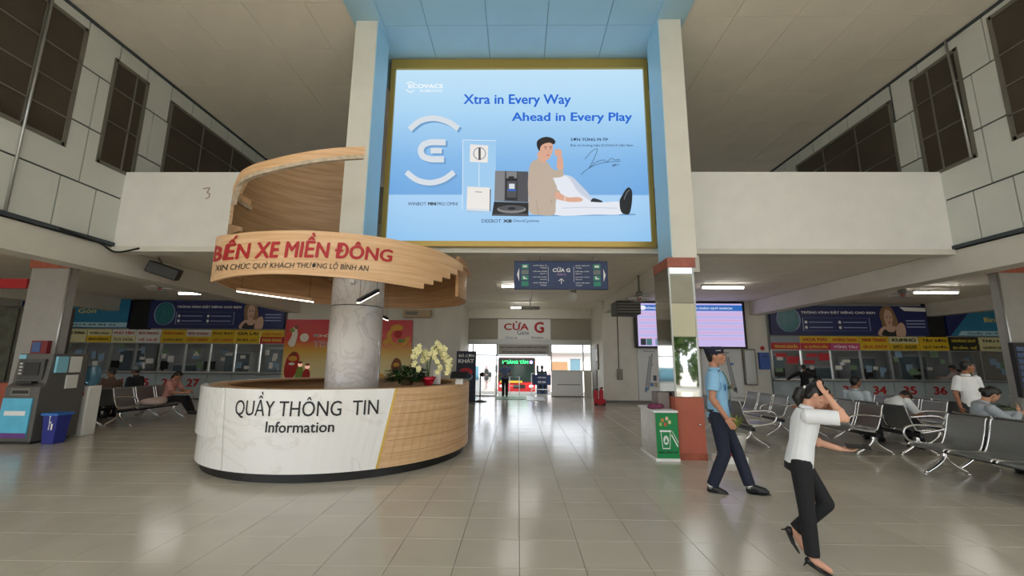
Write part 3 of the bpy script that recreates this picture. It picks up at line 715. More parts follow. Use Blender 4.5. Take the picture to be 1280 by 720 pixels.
arcs = [[(0, .1), (-.06, .4), (-.17, .58), (-.21, .45), (-.15, .25)], [(0, .1), (-.03, .35), (-.08, .52), (-.07, .35)], [(0, .1), (.03, .4), (.12, .63), (.26, .55), (.33, .33), (.35, .2)], [(0, .1), (.02, .4), (.1, .6), (.22, .48), (.29, .3)], [(0, .1), (.02, .35), (.06, .52), (.15, .4), (.17, .2)]]
for k, a in enumerate(arcs):
    dy = (-.05, .04, -.04, .05, 0)[k]; pts = [po+Vector((x, dy*(i/2), z)) for i, (x, z) in enumerate(a)]; pts = [Vector(q) for q in crv(pts, 5)]
    MB().tube(pts, .006, 6).build('stem', M_fol2, t)
    for i in range(int(len(pts)*.42), len(pts), 1):
        b = MB(); c_ = pts[i]+Vector((rng.uniform(-.045, .045), -.015+rng.uniform(-.03, .03), rng.uniform(-.03, .03)))
        for q in range(5):
            an = 2*PI*q/5+rng.random()*.3; b.ell(c_+Vector((math.cos(an)*.024, -.004, math.sin(an)*.024)), (.024, .006, .017), Matrix.Rotation(-an, 4, 'Y'), 8, 5)
        b.ell(c_+Vector((0, -.012, 0)), (.007, .007, .007), nu=6, nv=4); b.build('bloom', M_or, t, fix=False)
b = MB(); leaf(b, po+Vector((.1, 0, .03)), Vector((1, 0, .35)), .22, .012, -.1); leaf(b, po+Vector((.1, 0, .03)), Vector((1, 0, .05)), .2, .012, 0); b.build('leaf', M_fol, t, fix=False)
pt = at(574, 484, Y=7.1); pt.z = 1.145
t = thing('tablet_terminal', 'slanted black tablet on a small white stand at the end of the desk', 'terminal', pt)
MB().box(-.06, .06, -.05, .05, 0, .1).build('stand', M_white, t, local=True); MB().box(-.14, .14, -.1, .1, -.012, .012, Matrix.Translation((0, -.02, .15)) @ Matrix.Rotation(.5, 4, 'X')).build('screen', M_black, t, local=True, bevel=.006)
pf = at(546, 478, Y=7.0); 
t = thing('document_stand', 'small white card stand behind the orchids', 'stand', (pf.x, 7.0, 1.145)); box('card', pf.x-.06, pf.x+.06, 6.99, 7.0, 1.15, 1.38, M_wtext, t); box('foot', pf.x-.06, pf.x+.06, 6.96, 7.04, 1.145, 1.152, M_black, t)
# ================================================================== BILLBOARD
YB = 8.22; EM = 1.0
bbd = thing('billboard', 'backlit blue billboard in a gold frame high above the gate passage', 'billboard', (0, YB, 3.85))
bx0, bx1, bz0, bz1 = -2.72, 2.70, 3.93, 7.86
LB = vgrad('lightbox_blue', [(0, '8cc0ea'), (.255, 'a5cdf0'), (.262, '6aa4dc'), (.45, '7cb2e4'), (.75, 'a9d3f1'), (1, 'bfe0f5')], bz0, bz1, emit=EM)
lit = box('lit_face', bx0, bx1, YB, YB+.05, bz0, bz1, LB, bbd)
box('light_box', bx0, bx1, YB+.05, YB+.3, bz0, bz1, M_alud, bbd)
for q in ((-2.82, bx0, 3.82, 8.08), (bx1, 2.79, 3.82, 8.08), (bx0, bx1, 3.82, bz0), (bx0, bx1, bz1, 8.08)): box('frame', q[0], q[1], YB-.06, YB+.3, q[2], q[3], mat('gold_frame', 'b79a4e', .35, .4), bbd)
def em(name, c): return mat('print_'+name, c, .5, emit=EM)
P_w = em('white', 'f4f6f8'); P_sil = em('silver', 'd3dae2'); P_sh = em('shade', '6a9ac8'); P_bl = em('royal', '1d63cf'); P_navy = em('ink', '27365c'); P_k = em('black', '17181c')
P_skin = em('skin', 'd7a48c'); P_jk = em('jacket', 'b9a898'); P_jk2 = em('jacket_fold', 'a49383'); P_tr = em('trousers', 'dfe3ec'); P_tr2 = em('trouser_fold', 'c3cbdb'); P_sock = em('sock', '1d2430'); P_hair = em('hair', '241d1d'); P_gr = em('graphite', '4a4a50'); P_gl = em('graphite_light', '7e7d80'); P_gw = em('product_white', 'e6e2de')
LAY = [0]
def bb(u, v):      # u, v on a 979 x 720 drawing of the poster, laid on the flat lit face
    p = at(480+u/2.879, 70+v/2.88, Y=YB-.004-.0006*LAY[0]); return p
def art(m, pts, name='printed_shape', sm=True, k=4):
    LAY[0] += 1; return blob(lit, m, pts, bb, name, sm, k)
def btext(s, m, x0, x1, y0, y1, **k):
    LAY[0] += 1; return text(s, lit, m, lambda u, v: bb(x0+(x1-x0)*u, y1+(y0-y1)*v), **k)
btext('Xtra in Every Way', P_bl, 286, 673, 138, 184, bold=.025); btext('Ahead in Every Play', P_bl, 460, 893, 203, 244, bold=.025)
btext('ECOVACS', P_w, 88, 212, 101, 116, bold=.03); btext('ROBOTICS', P_w, 130, 210, 121, 130)
art(P_w, stroke(crv([(80, 100), (95, 93), (110, 100)]), 3), sm=False); art(P_w, stroke(crv([(80, 122), (95, 130), (110, 122)]), 3), sm=False)
btext('SƠN TÙNG M-TP', P_navy, 672, 806, 293, 306, bold=.03); btext('Đại sứ thương hiệu ECOVACS Việt Nam', P_navy, 671, 896, 317, 328)
btext('WINBOT', P_navy, 86, 152, 526, 538); btext('MINI', P_k, 158, 188, 526, 538, bold=.05); btext('PRO OMNI', P_navy, 192, 265, 526, 538)
btext('DEEBOT', P_navy, 352, 422, 588, 600); btext('X8', P_k, 428, 460, 588, 600, bold=.05); btext('OmniCyclone', P_navy, 464, 558, 588, 601)
# emblem: two arcs and an E
for (dx, dy, m) in ((7, 6, P_sh), (0, 0, P_sil)):
    art(m, stroke(crv([(92+dx, 264+dy), (130+dx, 234+dy), (178+dx, 224+dy), (228+dx, 236+dy), (268+dx, 262+dy)], 8), 20), sm=False)
    art(m, stroke(crv([(80+dx, 418+dy), (120+dx, 447+dy), (168+dx, 456+dy), (215+dx, 444+dy), (252+dx, 418+dy)], 8), 20), sm=False)
    art(m, stroke([(222+dx, 311+dy), (180+dx, 310+dy)]+crv([(165+dx, 311+dy), (142+dx, 320+dy), (132+dx, 341+dy), (142+dx, 362+dy), (165+dx, 371+dy)], 5)+[(180+dx, 372+dy), (216+dx, 372+dy)], 22), sm=False)
    art(m, stroke([(168+dx, 341+dy), (208+dx, 341+dy)], 19), sm=False)
art(em('pale_panel', '9cc7ea'), [(284, 302), (404, 305), (400, 560), (282, 552)], sm=False); art(P_w, stroke([(284, 302), (404, 305)], 1.5), sm=False); art(P_w, stroke([(284, 302), (282, 552)], 1.5), sm=False)
art(P_gw, [(310, 318), (375, 322), (373, 384), (309, 381)], sm=False); art(P_sil, oval(344, 351, 25, 25)); art(P_gr, oval(344, 351, 22, 22)); art(P_gw, oval(344, 351, 20, 20)); art(P_gr, stroke([(344, 330), (344, 374)], 8), sm=False); art(P_w, stroke([(342, 384), (342, 470)], 1.5), sm=False)
art(P_gr, [(302, 476), (385, 480), (383, 560), (298, 558)], sm=False); art(P_gw, [(300, 470), (381, 474), (380, 556), (297, 552)], sm=False); art(P_sil, [(297, 548), (380, 552), (380, 560), (297, 557)], sm=False); art(P_gr, stroke([(328, 489), (352, 490)], 2), sm=False)
art(P_gr, [(400, 413), (519, 416), (519, 527), (397, 522)], sm=False); art(P_gl, [(400, 413), (435, 414), (433, 522), (397, 521)], sm=False); art(P_k, [(438, 414), (480, 415), (480, 520), (436, 518)], sm=False); art(P_gl, [(440, 415), (478, 416), (478, 440), (440, 440)], sm=False); art(P_k, [(448, 433), (468, 433), (468, 440), (448, 440)], sm=False)
art(P_gr, [(442, 450), (477, 450), (476, 510), (442, 509)], sm=False); art(P_sil, [(450, 460), (470, 460), (470, 478), (450, 478)], sm=False); art(P_bl, [(445, 480), (475, 481), (475, 486), (445, 485)], sm=False)
art(P_k, [(396, 524), (520, 528), (520, 577), (388, 575)], sm=False); art(P_gl, oval(459, 552, 52, 14)); art(P_gr, oval(459, 548, 46, 9)); art(P_k, oval(459, 549, 14, 5)); art(P_gr, [(392, 568), (520, 568), (520, 577), (388, 575)], sm=False)
# seated man in the poster
art(P_sh, [(520, 572), (905, 568), (905, 573), (520, 577)], sm=False)
art(P_tr2, [(600, 440), (640, 428), (675, 434), (705, 462), (740, 500), (752, 530), (700, 530), (640, 500), (610, 480)])
art(P_tr, [(604, 436), (645, 430), (668, 442), (700, 490), (745, 525), (735, 540), (680, 540), (630, 510), (608, 470)])
art(P_sock, [(752, 512), (785, 522), (778, 533), (745, 531)]); art(P_tr, [(600, 510), (690, 520), (780, 527), (850, 526), (858, 568), (760, 571), (610, 571)]); art(P_tr2, stroke(crv([(640, 548), (720, 545), (840, 548)]), 3), sm=False)
art(P_k, [(848, 522), (858, 500), (872, 478), (884, 474), (893, 490), (892, 528), (884, 566), (868, 570), (852, 558)]); art(P_gl, stroke(crv([(864, 516), (874, 492), (884, 482)]), 2.5), sm=False)
art(P_jk, [(600, 404), (622, 412), (640, 392), (646, 416), (642, 434), (606, 438), (594, 424)]); art(P_skin, [(622, 392), (626, 362), (640, 360), (646, 398), (640, 408), (624, 406)])
art(P_jk, [(548, 372), (526, 392), (518, 450), (520, 510), (524, 562), (560, 572), (612, 571), (618, 530), (624, 480), (608, 438), (600, 400), (584, 380), (568, 370)])
art(P_jk2, stroke(crv([(560, 420), (572, 462), (598, 488), (604, 530)]), 4), sm=False); art(P_jk2, stroke(crv([(548, 520), (552, 545), (556, 566)]), 3), sm=False)
art(P_jk, [(556, 400), (580, 400), (602, 470), (632, 486), (626, 514), (590, 512), (562, 480)]); art(P_skin, [(622, 488), (660, 508), (700, 508), (716, 518), (700, 525), (660, 524), (618, 512)]); art(P_w, stroke([(652, 505), (650, 522)], 2), sm=False)
art(P_skin, [(552, 360), (560, 376), (580, 384), (584, 366), (576, 350), (556, 345)]); art(P_skin, [(556, 318), (562, 306), (590, 304), (606, 316), (607, 340), (600, 360), (588, 374), (574, 368), (560, 352)])
art(P_skin, [(614, 342), (620, 336), (632, 336), (640, 344), (638, 358), (624, 362), (616, 356)]); art(P_hair, [(552, 330), (550, 310), (562, 297), (584, 291), (606, 296), (617, 308), (610, 318), (596, 312), (576, 316), (564, 326), (560, 342)])
art(P_hair, stroke([(576, 328), (586, 327)], 2.5), sm=False); art(P_hair, stroke([(595, 327), (604, 328)], 2.5), sm=False); art(P_k, oval(582, 334, 2.6, 1.6)); art(P_k, oval(599, 334, 2.4, 1.6)); art(em('lips', 'b5665f'), oval(590, 357, 5, 2)); art(em('skin_shade', 'be8873'), stroke([(592, 336), (595, 347), (590, 349)], 1.5), sm=False)
art(P_k, stroke(crv([(722, 372), (748, 343), (768, 336), (752, 378), (738, 404), (760, 384), (790, 374), (800, 382), (818, 368), (830, 374), (850, 372)], 5), 1.6), 'signature', sm=False)
art(P_k, stroke(crv([(708, 428), (740, 402), (790, 384), (852, 378)], 6), 1.6), 'signature', sm=False); art(P_k, stroke(crv([(820, 394), (836, 388), (822, 398), (846, 390)], 4), 1.4), 'signature', sm=False)
# ================================================================== HANGING GATE SIGN
Yh = 8.66
s = thing('hanging_sign', 'dark blue hanging sign reading CỬA G with an upward arrow below the billboard', 'sign', (.9, Yh, 3.05))
sx0, sx1, sz0, sz1 = -.09, 1.9, 3.03, 3.64
box('board', sx0, sx1, Yh, Yh+.12, sz0, sz1, M_blue, s, bevel=.01)
def sg(u, v): return Vector((sx0+(sx1-sx0)*u/1155, Yh-.004, sz1-(sz1-sz0)*v/350))
def stext(t, m, x0, x1, y0, y1, **k): text(t, s, m, lambda u, v: sg(x0+(x1-x0)*u, y1+(y0-y1)*v), **k)
stext('CỬA G', M_wtext, 475, 690, 75, 140, bold=.03); stext('Gate G', mat('pink_vinyl', 'c79ac9', .5), 530, 635, 155, 180)
blob(s, M_wtext, stroke([(580, 285), (580, 225)], 9), sg, 'arrow', sm=False); blob(s, M_wtext, stroke([(548, 250), (580, 222), (612, 250)], 9), sg, 'arrow', sm=False)
blob(s, M_wtext, [(62, 90), (35, 170), (62, 255)], sg, 'arrow', sm=False); blob(s, M_wtext, [(1097, 95), (1125, 175), (1097, 260)], sg, 'arrow', sm=False)
M_gs = mat('sign_green', '1d8a6d', .4); M_gs2 = mat('sign_grey', '6d7a74', .4)
for i, (a, e) in enumerate((('QUẦY BÁN VÉ', 'Ticket'), ('LỐI RA CỬA', 'Gate A - F'), ('KHU ẨM THỰC', 'Food court'), ('NHÀ VỆ SINH', 'Toilet'))):
    y = 40+i*72
    stext(a, M_wtext, 235, 405, y+8, y+26, bold=.03); stext(e, M_wtext, 320, 405, y+38, y+54); stext(a, M_wtext, 755, 925, y+8, y+26, bold=.03); stext(e, M_wtext, 755, 835, y+38, y+54)
    for x0 in (90, 975):
        blob(s, M_gs if i != 1 else M_gs2, [(x0, y), (x0+88, y), (x0+88, y+58), (x0, y+58)], lambda u, v: sg(u, v)+Vector((0, .002, 0)), 'pictogram', sm=False)
        if i == 2: blob(s, M_wtext, [(x0+20, y+8), (x0+38, y+8), (x0+40, y+28), (x0+70, y+34), (x0+70, y+44), (x0+22, y+44)], sg, 'pictogram', sm=False)
        elif i == 0: blob(s, M_wtext, [(x0+18, y+16), (x0+70, y+16), (x0+70, y+42), (x0+18, y+42)], sg, 'pictogram', sm=False)
for x in (420, 735): blob(s, M_wtext, stroke([(x, 70), (x, 260)], 4), sg, 'divider', sm=False)
for x in (.18, .5, 1.7): MB().tube([(x, Yh+.06, sz1), (x, Yh+.06, ZL)], .012).build('hanger', M_alu, s)
# ================================================================== DEPARTURE SCREEN, MAPS, NOTICES on the right back wall
s = thing('led_screen', 'wide lilac departures screen on the back wall behind the clad pillar', 'screen', (6.5, 15.85, 2.1))
box('bezel', 4.42, 8.58, 15.8, 15.98, 2.03, 3.8, M_black, s)
E2 = .9
box('display', 4.52, 8.48, 15.785, 15.8, 2.1, 3.72, mat('screen_lilac', 'cdbdf0', .4, emit=E2), s); box('header', 4.52, 8.48, 15.78, 15.786, 3.44, 3.66, mat('screen_blue', '2f6fc0', .4, emit=E2), s)
ftext('CÔNG TY TNHH BẾN XE  KÍNH CHÀO QUÝ KHÁCH', s, mat('screen_white', 'f2f4ff', .4, emit=E2), 6.45, 3.55, .12, 15.775, w=3.3, bold=.03)
blob(s, mat('screen_white', 'f2f4ff', .4, emit=E2), oval(4.72, 3.55, .13, .09), lambda u, v: Vector((u, 15.774, v)), 'emblem')
for i in range(9): box('row', 4.56, 8.44, 15.78, 15.786, 3.30-i*.115, 3.33-i*.115, mat('screen_row%d' % (i % 2), ('e2a9c8', 'a9b9e6')[i % 2], .4, emit=E2), s)
for x, c in ((4.6, '26303c'), (4.82, '4b8a8a'), (5.15, '9ab2e0')): box('thumbnail', x, x+.2, 15.78, 15.786, 2.14, 2.38, mat('thumb'+c, c, .4, emit=.6), s)
def mapboard(x0, x1, lab, flip):
    t = thing('map_board', lab, 'sign', ((x0+x1)/2, 15.95, .1)); box('board', x0, x1, 15.94, 15.99, .12, 2.02, mat('map_white', 'd9dbd9', .4), t)
    for k, (u0, u1, u2, v0, v1) in enumerate(((.14, .20, .34, .15, .85), (.22, .27, .40, .2, .9), (.55, .62, .62, .1, .8), (.72, .78, .78, .3, .75))):
        q = lambda u: x1-(x1-x0)*u if flip else x0+(x1-x0)*u
        blob(t, mat('map_road', '9aa0a3', .5), [(q(u0), .12+1.9*v0), (q(u1), .12+1.9*v0), (q(u2), .12+1.9*v1), (q(u2-.04), .12+1.9*v1)], lambda u, v: Vector((u, 15.936, v)), 'route', sm=False)
    r_ = random.Random(int(x0*7))
    for k in range(14):
        u = r_.uniform(.15, .85); v = r_.uniform(.1, .85); a = x0+(x1-x0)*u; z = .12+1.9*v
        box('plot', a, a+.12, 15.93, 15.936, z, z+r_.uniform(.04, .2), mat('map%d' % (k % 4), ('5f86b5', '8c9c6a', 'b0a58c', '4d5358')[k % 4], .5), t)
    ftext('SƠ ĐỒ BẾN XE', t, M_ktext, (x0+x1)/2-.3, 1.92, .07, 15.93)
mapboard(4.5, 5.95, 'white station plan board under the left half of the departures screen', False); mapboard(6.9, 8.35, 'white station plan board behind the guard, right of the pillar', True)
t = thing('wall_cabinet', 'grey glazed notice case on the wall right of the map board', 'cabinet', (8.65, 15.9, .75))
box('frame', 8.44, 8.9, 15.9, 15.99, .7, 2.02, M_alud, t); box('door', 8.49, 8.85, 15.885, 15.9, .75, 1.97, mat('case_glass', 'aeb3ad', .1), t)
t = thing('notice_box', 'small blue letter box on the wall beside the first ticket window', 'box', (9.2, 15.9, 1.3)); box('body', 9.03, 9.39, 15.88, 15.99, 1.28, 1.9, mat('letterbox_blue', '1f4da0', .4), t); box('slot', 9.1, 9.32, 15.875, 15.88, 1.75, 1.78, M_black, t)
o = blob(None, M_rtext, oval(9.22, 2.06, .08, .08), lambda u, v: Vector((u, 15.985, v)), 'no_smoking_sign'); tag(o, 'tiny round red sign above the blue letter box', 'sign')
t = thing('junction_box', 'grey box with a hanging cable on the wall left of the map board', 'box', (3.9, 15.95, .85)); MB().box(3.72, 3.92, 15.9, 15.99, .85, 1.25).build('body', M_alud, t, bevel=.01); MB().tube([(3.8, 15.98, 3.3), (3.8, 15.98, 1.25)], .012).build('cable', M_black, t); MB().tube(crv([(3.82, 15.96, .85), (3.9, 15.95, .7), (4.05, 15.96, .8), (4.15, 15.97, .6)]), .01).build('cord', M_white, t)
t = thing('alarm_panel', 'white panel with a small display on the corridor wall beside the gate', 'panel', (3.2, 17.0, 1.3)); box('body', 3.16, 3.22, 16.8, 17.1, 1.2, 2.2, M_alud, t); box('display', 3.15, 3.16, 16.83, 17.07, 1.55, 2.0, M_wtext, t)
def extinguisher(x, y, lab, h=.5):
    t = thing('fire_extinguisher', lab, 'extinguisher', (x, y, 0), group='red fire extinguishers by the corridor wall')
    MB().lathe([(.07, 0), (.085, .02), (.085, h*.72), (.05, h*.8), (.03, h*.84)], (x, y, 0), 16).build('cylinder', mat('extinguisher_red', 'c4152b', .3), t)
    MB().box(x-.015, x+.07, y-.012, y+.012, h*.84, h*.92).build('valve', M_black, t); MB().tube(crv([(x, y, h*.87), (x-.1, y, h*.8), (x-.11, y, h*.4)]), .012).build('hose', M_black, t)
extinguisher(2.78, 15.3, 'red fire extinguisher on the left at the corridor corner', .62); extinguisher(3.0, 15.45, 'red fire extinguisher on the right, nearest the wall corner', .66)
t = thing('extinguisher_trolley', 'red wheeled extinguisher base on the floor in front of the two extinguishers', 'trolley', (2.9, 15.1, 0)); MB().box(2.68, 3.08, 15.05, 15.25, .03, .22).build('tray', mat('extinguisher_red', 'c4152b', .3), t, bevel=.02)
for x in (2.74, 3.02): MB().lathe([(.04, -.02), (.04, .02)], (x, 15.04, .045), 12, Matrix.Rotation(PI/2, 4, 'X')).build('wheel', M_black, t)
# small things under the ceilings
def orbit_fan(x, y, z, lab, r=.33):
    t = thing('orbit_fan', lab, 'fan', (x, y, z), group=None); zc = 3.78 if abs(x) > 8.9 else ZL
    MB().tube([(x, y, zc), (x, y, z+.16)], .025).ell((x, y, z+.1), (.09, .09, .1)).build('motor', M_alud, t)
    MB().ell((x, y, z-.02), (.06, .06, .04)).build('hub', mat('fan_red', 'b5352c', .4), t)
    for k in range(3):
        a = k*2*PI/3+.4; d = Vector((math.cos(a), math.sin(a), 0)); q = Vector((-d.y, d.x, .25)); p = Vector((x, y, z))
        MB().loft([[p+d*.05+q*.03, p+d*.05-q*.03, p+d*.05-q*.03+Vector((0, 0, .006)), p+d*.05+q*.03+Vector((0, 0, .006))], [p+d*r*.85+q*.1, p+d*r*.85-q*.08, p+d*r*.85-q*.08+Vector((0, 0, .006)), p+d*r*.85+q*.1+Vector((0, 0, .006))]], False).build('blade', M_wtext, t)
    b = MB()
    for rr, zz in ((r, 0), (r*.75, -.06), (r*.45, -.08), (r*.8, .07)):
        b.tube([(x+rr*math.cos(2*PI*i/24), y+rr*math.sin(2*PI*i/24), z+zz) for i in range(25)], .006, 5)
    b.build('guard_ring', M_alu, t)
    for k in range(12):
        a = k*PI/6; MB().tube([(x+.06*math.cos(a), y+.06*math.sin(a), z-.09), (x+r*math.cos(a), y+r*math.sin(a), z), (x+.1*math.cos(a), y+.1*math.sin(a), z+.08)], .004, 4).build('guard_wire', M_alu, t)
orbit_fan(10.15, 11, 3.32, 'caged ceiling fan hanging over the right ticket hall'); orbit_fan(3.22, 11, 3.2, 'caged fan with red hub under the beam left of the clad pillar', .34); orbit_fan(-9.75, 11, 3.4, 'caged ceiling fan hanging over the left ticket hall')
def spot(x, y, z, lab):
    t = thing('wall_fan', lab, 'fan', (x, y, z)); MB().tube([(x, y, ZL if y < 16 else 3.4), (x, y, z+.1)], .02).ell((x, y, z+.03), (.08, .08, .1)).build('motor', M_alud, t); MB().ell((x-.04, y-.08, z-.16), (.12, .06, .13)).build('head', M_white, t)
spot(1.55, 11.5, 3.45, 'small pale fan hanging from the corridor beam right of the blue sign')
t = thing('shutter_box', 'black box mounted under the beam left of the departures screen', 'box', (3.3, 13, 3.0)); MB().box(3.0, 3.72, 12.6, 13.4, 2.95, 3.36).build('body', M_black, t)
for k in range(4): box('louvre', 3.02, 3.7, 12.585, 12.6, 3.0+k*.085, 3.03+k*.085, M_alud, t)
t = thing('ceiling_camera', 'small dark fixture hanging in front of the gate sign', 'camera', (.45, 15.5, 3.5)); MB().tube([(.45, 15.5, ZL), (.45, 15.5, 3.55)], .015).box(.1, .8, 15.4, 15.6, 3.42, 3.52).build('body', M_alud, t)
t = thing('loudspeaker', 'black box loudspeaker tilted under the left edge beam', 'speaker', (-8.1, 9.2, 3.5)); Ms = Matrix.Rotation(.35, 4, 'Y') @ Matrix.Rotation(.5, 4, 'Z')
MB().box(-.3, .3, -.17, .17, -.13, .13, Ms).build('cabinet', M_black, t, local=True, bevel=.02); MB().tube([(-.05, 0, .13), (-.2, 0, .33)], .02).build('bracket', M_alud, t, local=True)
o = MB().tube(crv([(XL+.1, 7.2, 3.86), (XL+.12, 7.9, 3.8), (XL+.12, 8.28, 3.7), (-7.9, 8.28, 3.78)]), .02).build('loose_cable', M_black); tag(o, 'black cable sagging along the left edge beam under the white band', 'cable')
sg_ = MB(); o = blob(None, mat('scuff_brown', '8f5b4a', .7), stroke(crv([(-6.74, 5.1), (-6.6, 5.12), (-6.64, 5.02), (-6.58, 4.98), (-6.6, 4.9), (-6.66, 4.88)]), .018), lambda u, v: Vector((u, 8.295, v)), 'wall_mark', sm=False); tag(o, 'small brown torn sticker mark on the left white band', 'mark')
# lit tubes
def tube_light(x0, x1, y, z, lab, zc):
    t = thing('tube_light', lab, 'lamp', ((x0+x1)/2, y, z)); MB().box(x0-.03, x1+.03, y-.05, y+.05, z+.03, z+.08).build('fixture', M_white, t); MB().tube([(x0, y, z), (x1, y, z)], .028, 8).build('tube', M_tube, t)
    for x in (x0+.15, x1-.15): MB().tube([(x, y, z+.08), (x, y, zc)], .006, 5).build('hanger', M_alu, t)
tube_light(5.5, 6.7, 12.3, 3.72, 'long lit tube on the ceiling right of the clad pillar', ZL); tube_light(-.28, .8, 16.6, 3.62, 'lit tube on the corridor ceiling in front of the gate sign', 3.78); tube_light(-.5, .3, 12.5, 3.76, 'lit tube partly hidden by the hanging blue sign', ZL)
tube_light(11.7, 12.95, 12.3, 3.6, 'bright lit tube over the right ticket hall', 3.78); _p = at(224, 367, z=3.5); _q = at(265, 367, z=3.5)
tube_light(_p.x, _q.x, _p.y, 3.5, 'bright lit tube over the left ticket hall beside the blue banner', 3.78); tube_light(-9.75, -9.45, 9.6, 3.6, 'short lit lamp glimpsed behind the left edge beam', 3.78)
# ================================================================== TICKET WINDOWS
YT = 15.95
M_cp = mat('counter_panel', 'aab7bb', .35, noise=.05); M_top = mat('counter_top', '70757a', .3); M_pap = mat('paper', 'd9d9d2', .6); M_yel = mat('header_yellow', 'd9b51c', .5); M_yel2 = mat('header_pale', 'd9d3a0', .5); M_hred = mat('header_red', 'b8202c', .5); M_hpk = mat('header_pink', 'c0417c', .5); M_hblk = mat('header_black', '26241c', .5); M_hgrey = mat('header_grey', '8c959c', .5)
HM = {'y': (M_yel, M_rtext), 'Y': (M_yel, M_ktext), 'p': (M_yel2, M_ktext), 'r': (M_hred, mat('yellow_vinyl', 'e8d24a', .5)), 'k': (M_hpk, M_wtext), 'b': (M_hblk, mat('yellow_vinyl', 'e8d24a', .5)), 'w': (M_pap, M_rtext), 'g': (M_hgrey, M_wtext)}
rb = random.Random(5)
def booth(x0, x1, num, l1, l2, c1, c2, lab, dz=0.0, numd=True):
    xc = (x0+x1)/2; w = x1-x0; zc = .9+dz; h0, h1 = 2.02+dz, 2.52+dz
    t = thing('ticket_window', lab, 'ticket window', (xc, YT, 0))
    cp = box('counter_panel', x0+.01, x1-.01, YT, YT+.05, .04, zc-.05, M_cp, t); box('kickboard', x0+.002, x1-.002, YT+.02, YT+.06, 0, .04, M_black, t); box('ledge', x0+.002, x1-.002, YT-.12, YT+.4, zc-.04, zc, M_top, t)
    if num: ftext(num, cp, M_rtext, xc, .56+dz*.6, .3, YT-.005, w=.5, bold=.045)
    box('post', x0+.002, x0+.045, YT-.02, YT+.06, zc, h0, M_alu, t); box('rail', x0+.002, x1-.002, YT, YT+.05, zc+.0, zc+.05, M_alu, t); box('rail', x0+.002, x1-.002, YT-.01, YT+.05, h0-.03, h0, M_alu, t)
    box('pane', x0+.05, x1-.03, YT+.02, YT+.028, zc+.05, h0-.03, M_glass, t)
    for k, (c, l, za, zb_) in enumerate(((c1, l1, (h0+h1)/2, h1), (c2, l2, h0, (h0+h1)/2))):
        m1, m2 = HM[c]; hs = box('header_sign', x0+.015, x1-.015, YT-.05-.01*k, YT-.02, za, zb_, m1, t)
        if l: ftext(l, hs, m2, xc, (za+zb_)/2, .13, YT-.065, w=w*.8, bold=.03)
    for k in range(rb.randint(3, 6)):
        a = x0+.1+rb.random()*(w-.45); z = zc+.12+rb.random()*.75; hh = rb.uniform(.1, .28); ww = rb.uniform(.12, .3); m = [M_pap, M_pap, mat('paper_blue', '7f9bb5', .6), mat('paper_green', '6f8a6a', .6)][rb.randrange(4)]
        if lab.find('red notices') >= 0 and k < 3: m = M_hred; z = zc+.6+.12*k; ww = .4
        box('notice', a, a+ww, YT+.008-.002*k, YT+.018-.002*k, z, z+hh, m, t)
    return t
RW = [9.5+1.1*i for i in range(9)]
spec = [(None, '', 'TRUNG NGHĨA', 'g', 'r', 'leftmost window of the right hall with red notices stuck on its glass'),
        ('32', 'HOA MAI', 'XE GIƯỜNG NẰM', 'y', 'r', 'ticket window numbered 32 under red header, with red notices, behind the woman'),
        ('33', 'PHƯƠNG TRANG', 'VŨNG TÀU', 'y', 'k', 'ticket window numbered 33 under a yellow and pink header'),
        ('34', 'NHA TRANG', 'GIA LAI - KONTUM', 'y', 'y', 'ticket window numbered 34 under an all yellow header with red letters'),
        ('35', 'KUMHO', 'SAMCO - BUSLINES', 'p', 'Y', 'ticket window numbered 35 under a pale and yellow header'),
        ('36', 'TÂY SƠN', 'QUY NHƠN', 'Y', 'Y', 'ticket window numbered 36 under a yellow header with black letters'),
        (None, 'HOÀNG DUY', 'ĐÀ NẴNG - HUẾ', 'b', 'b', 'ticket window under a black header, right of number 36'),
        (None, 'THU HÀ', 'QUẢNG NGÃI', 'p', 'p', 'ticket window under a pale header reading THU HÀ')]
for i, (n_, a, b_, c, d, lab) in enumerate(spec): booth(RW[i], RW[i+1], n_, a, b_, c, d, lab)
booth(RW[8], 19.7, None, 'HIỀN', '', 'Y', 'Y', 'wide ticket window with a yellow header at the right end beside the wing pillar')
LW = [-17.6+.965*i for i in range(9)]+[-8.95]
spec = [(None, 'SƠN TÙNG', '', 'p', 'p', 'leftmost ticket window of the left hall with a pale header'), (None, 'TUẤN NGA', 'BÌNH ĐỊNH', 'p', 'Y', 'second ticket window from the left end, just right of the water cooler'), ('24', 'PHÚ YÊN', 'TUY HÒA', 'w', 'p', 'ticket window numbered 24 in the left hall'), ('25', 'ĐỨC PHONG', 'VỀ HUẾ', 'w', 'w', 'ticket window numbered 25 reading ĐỨC PHONG in the left hall'), ('26', 'THỦY LINH', 'QUẢNG BÌNH', 'y', 'Y', 'ticket window reading THỦY LINH between numbers 25 and 27'),
        ('27', 'ĐỨC KHANH', 'LỘC NINH', 'w', 'y', 'ticket window numbered 27 in the left hall'), (None, 'ĐỨC ĐẠT', 'LỘC NINH', 'Y', 'y', 'ticket window under an all yellow header between number 27 and GIA LAI'), (None, 'GIA LAI', 'ĐI ĐÀ LẠT', 'Y', 'Y', 'ticket window reading GIA LAI in the left hall'), (None, 'TUẤN TRUNG', 'PHAN RANG', 'y', 'r', 'rightmost ticket window of the left hall beside the festival poster')]
for i, (n_, a, b_, c, d, lab) in enumerate(spec): booth(LW[i], LW[i+1], n_, a, b_, c, d, lab, dz=.08)
booth(-19.7, LW[0], None, '', '', 'g', 'g', 'dim ticket window hidden behind the cash machine at the far left', dz=.08)
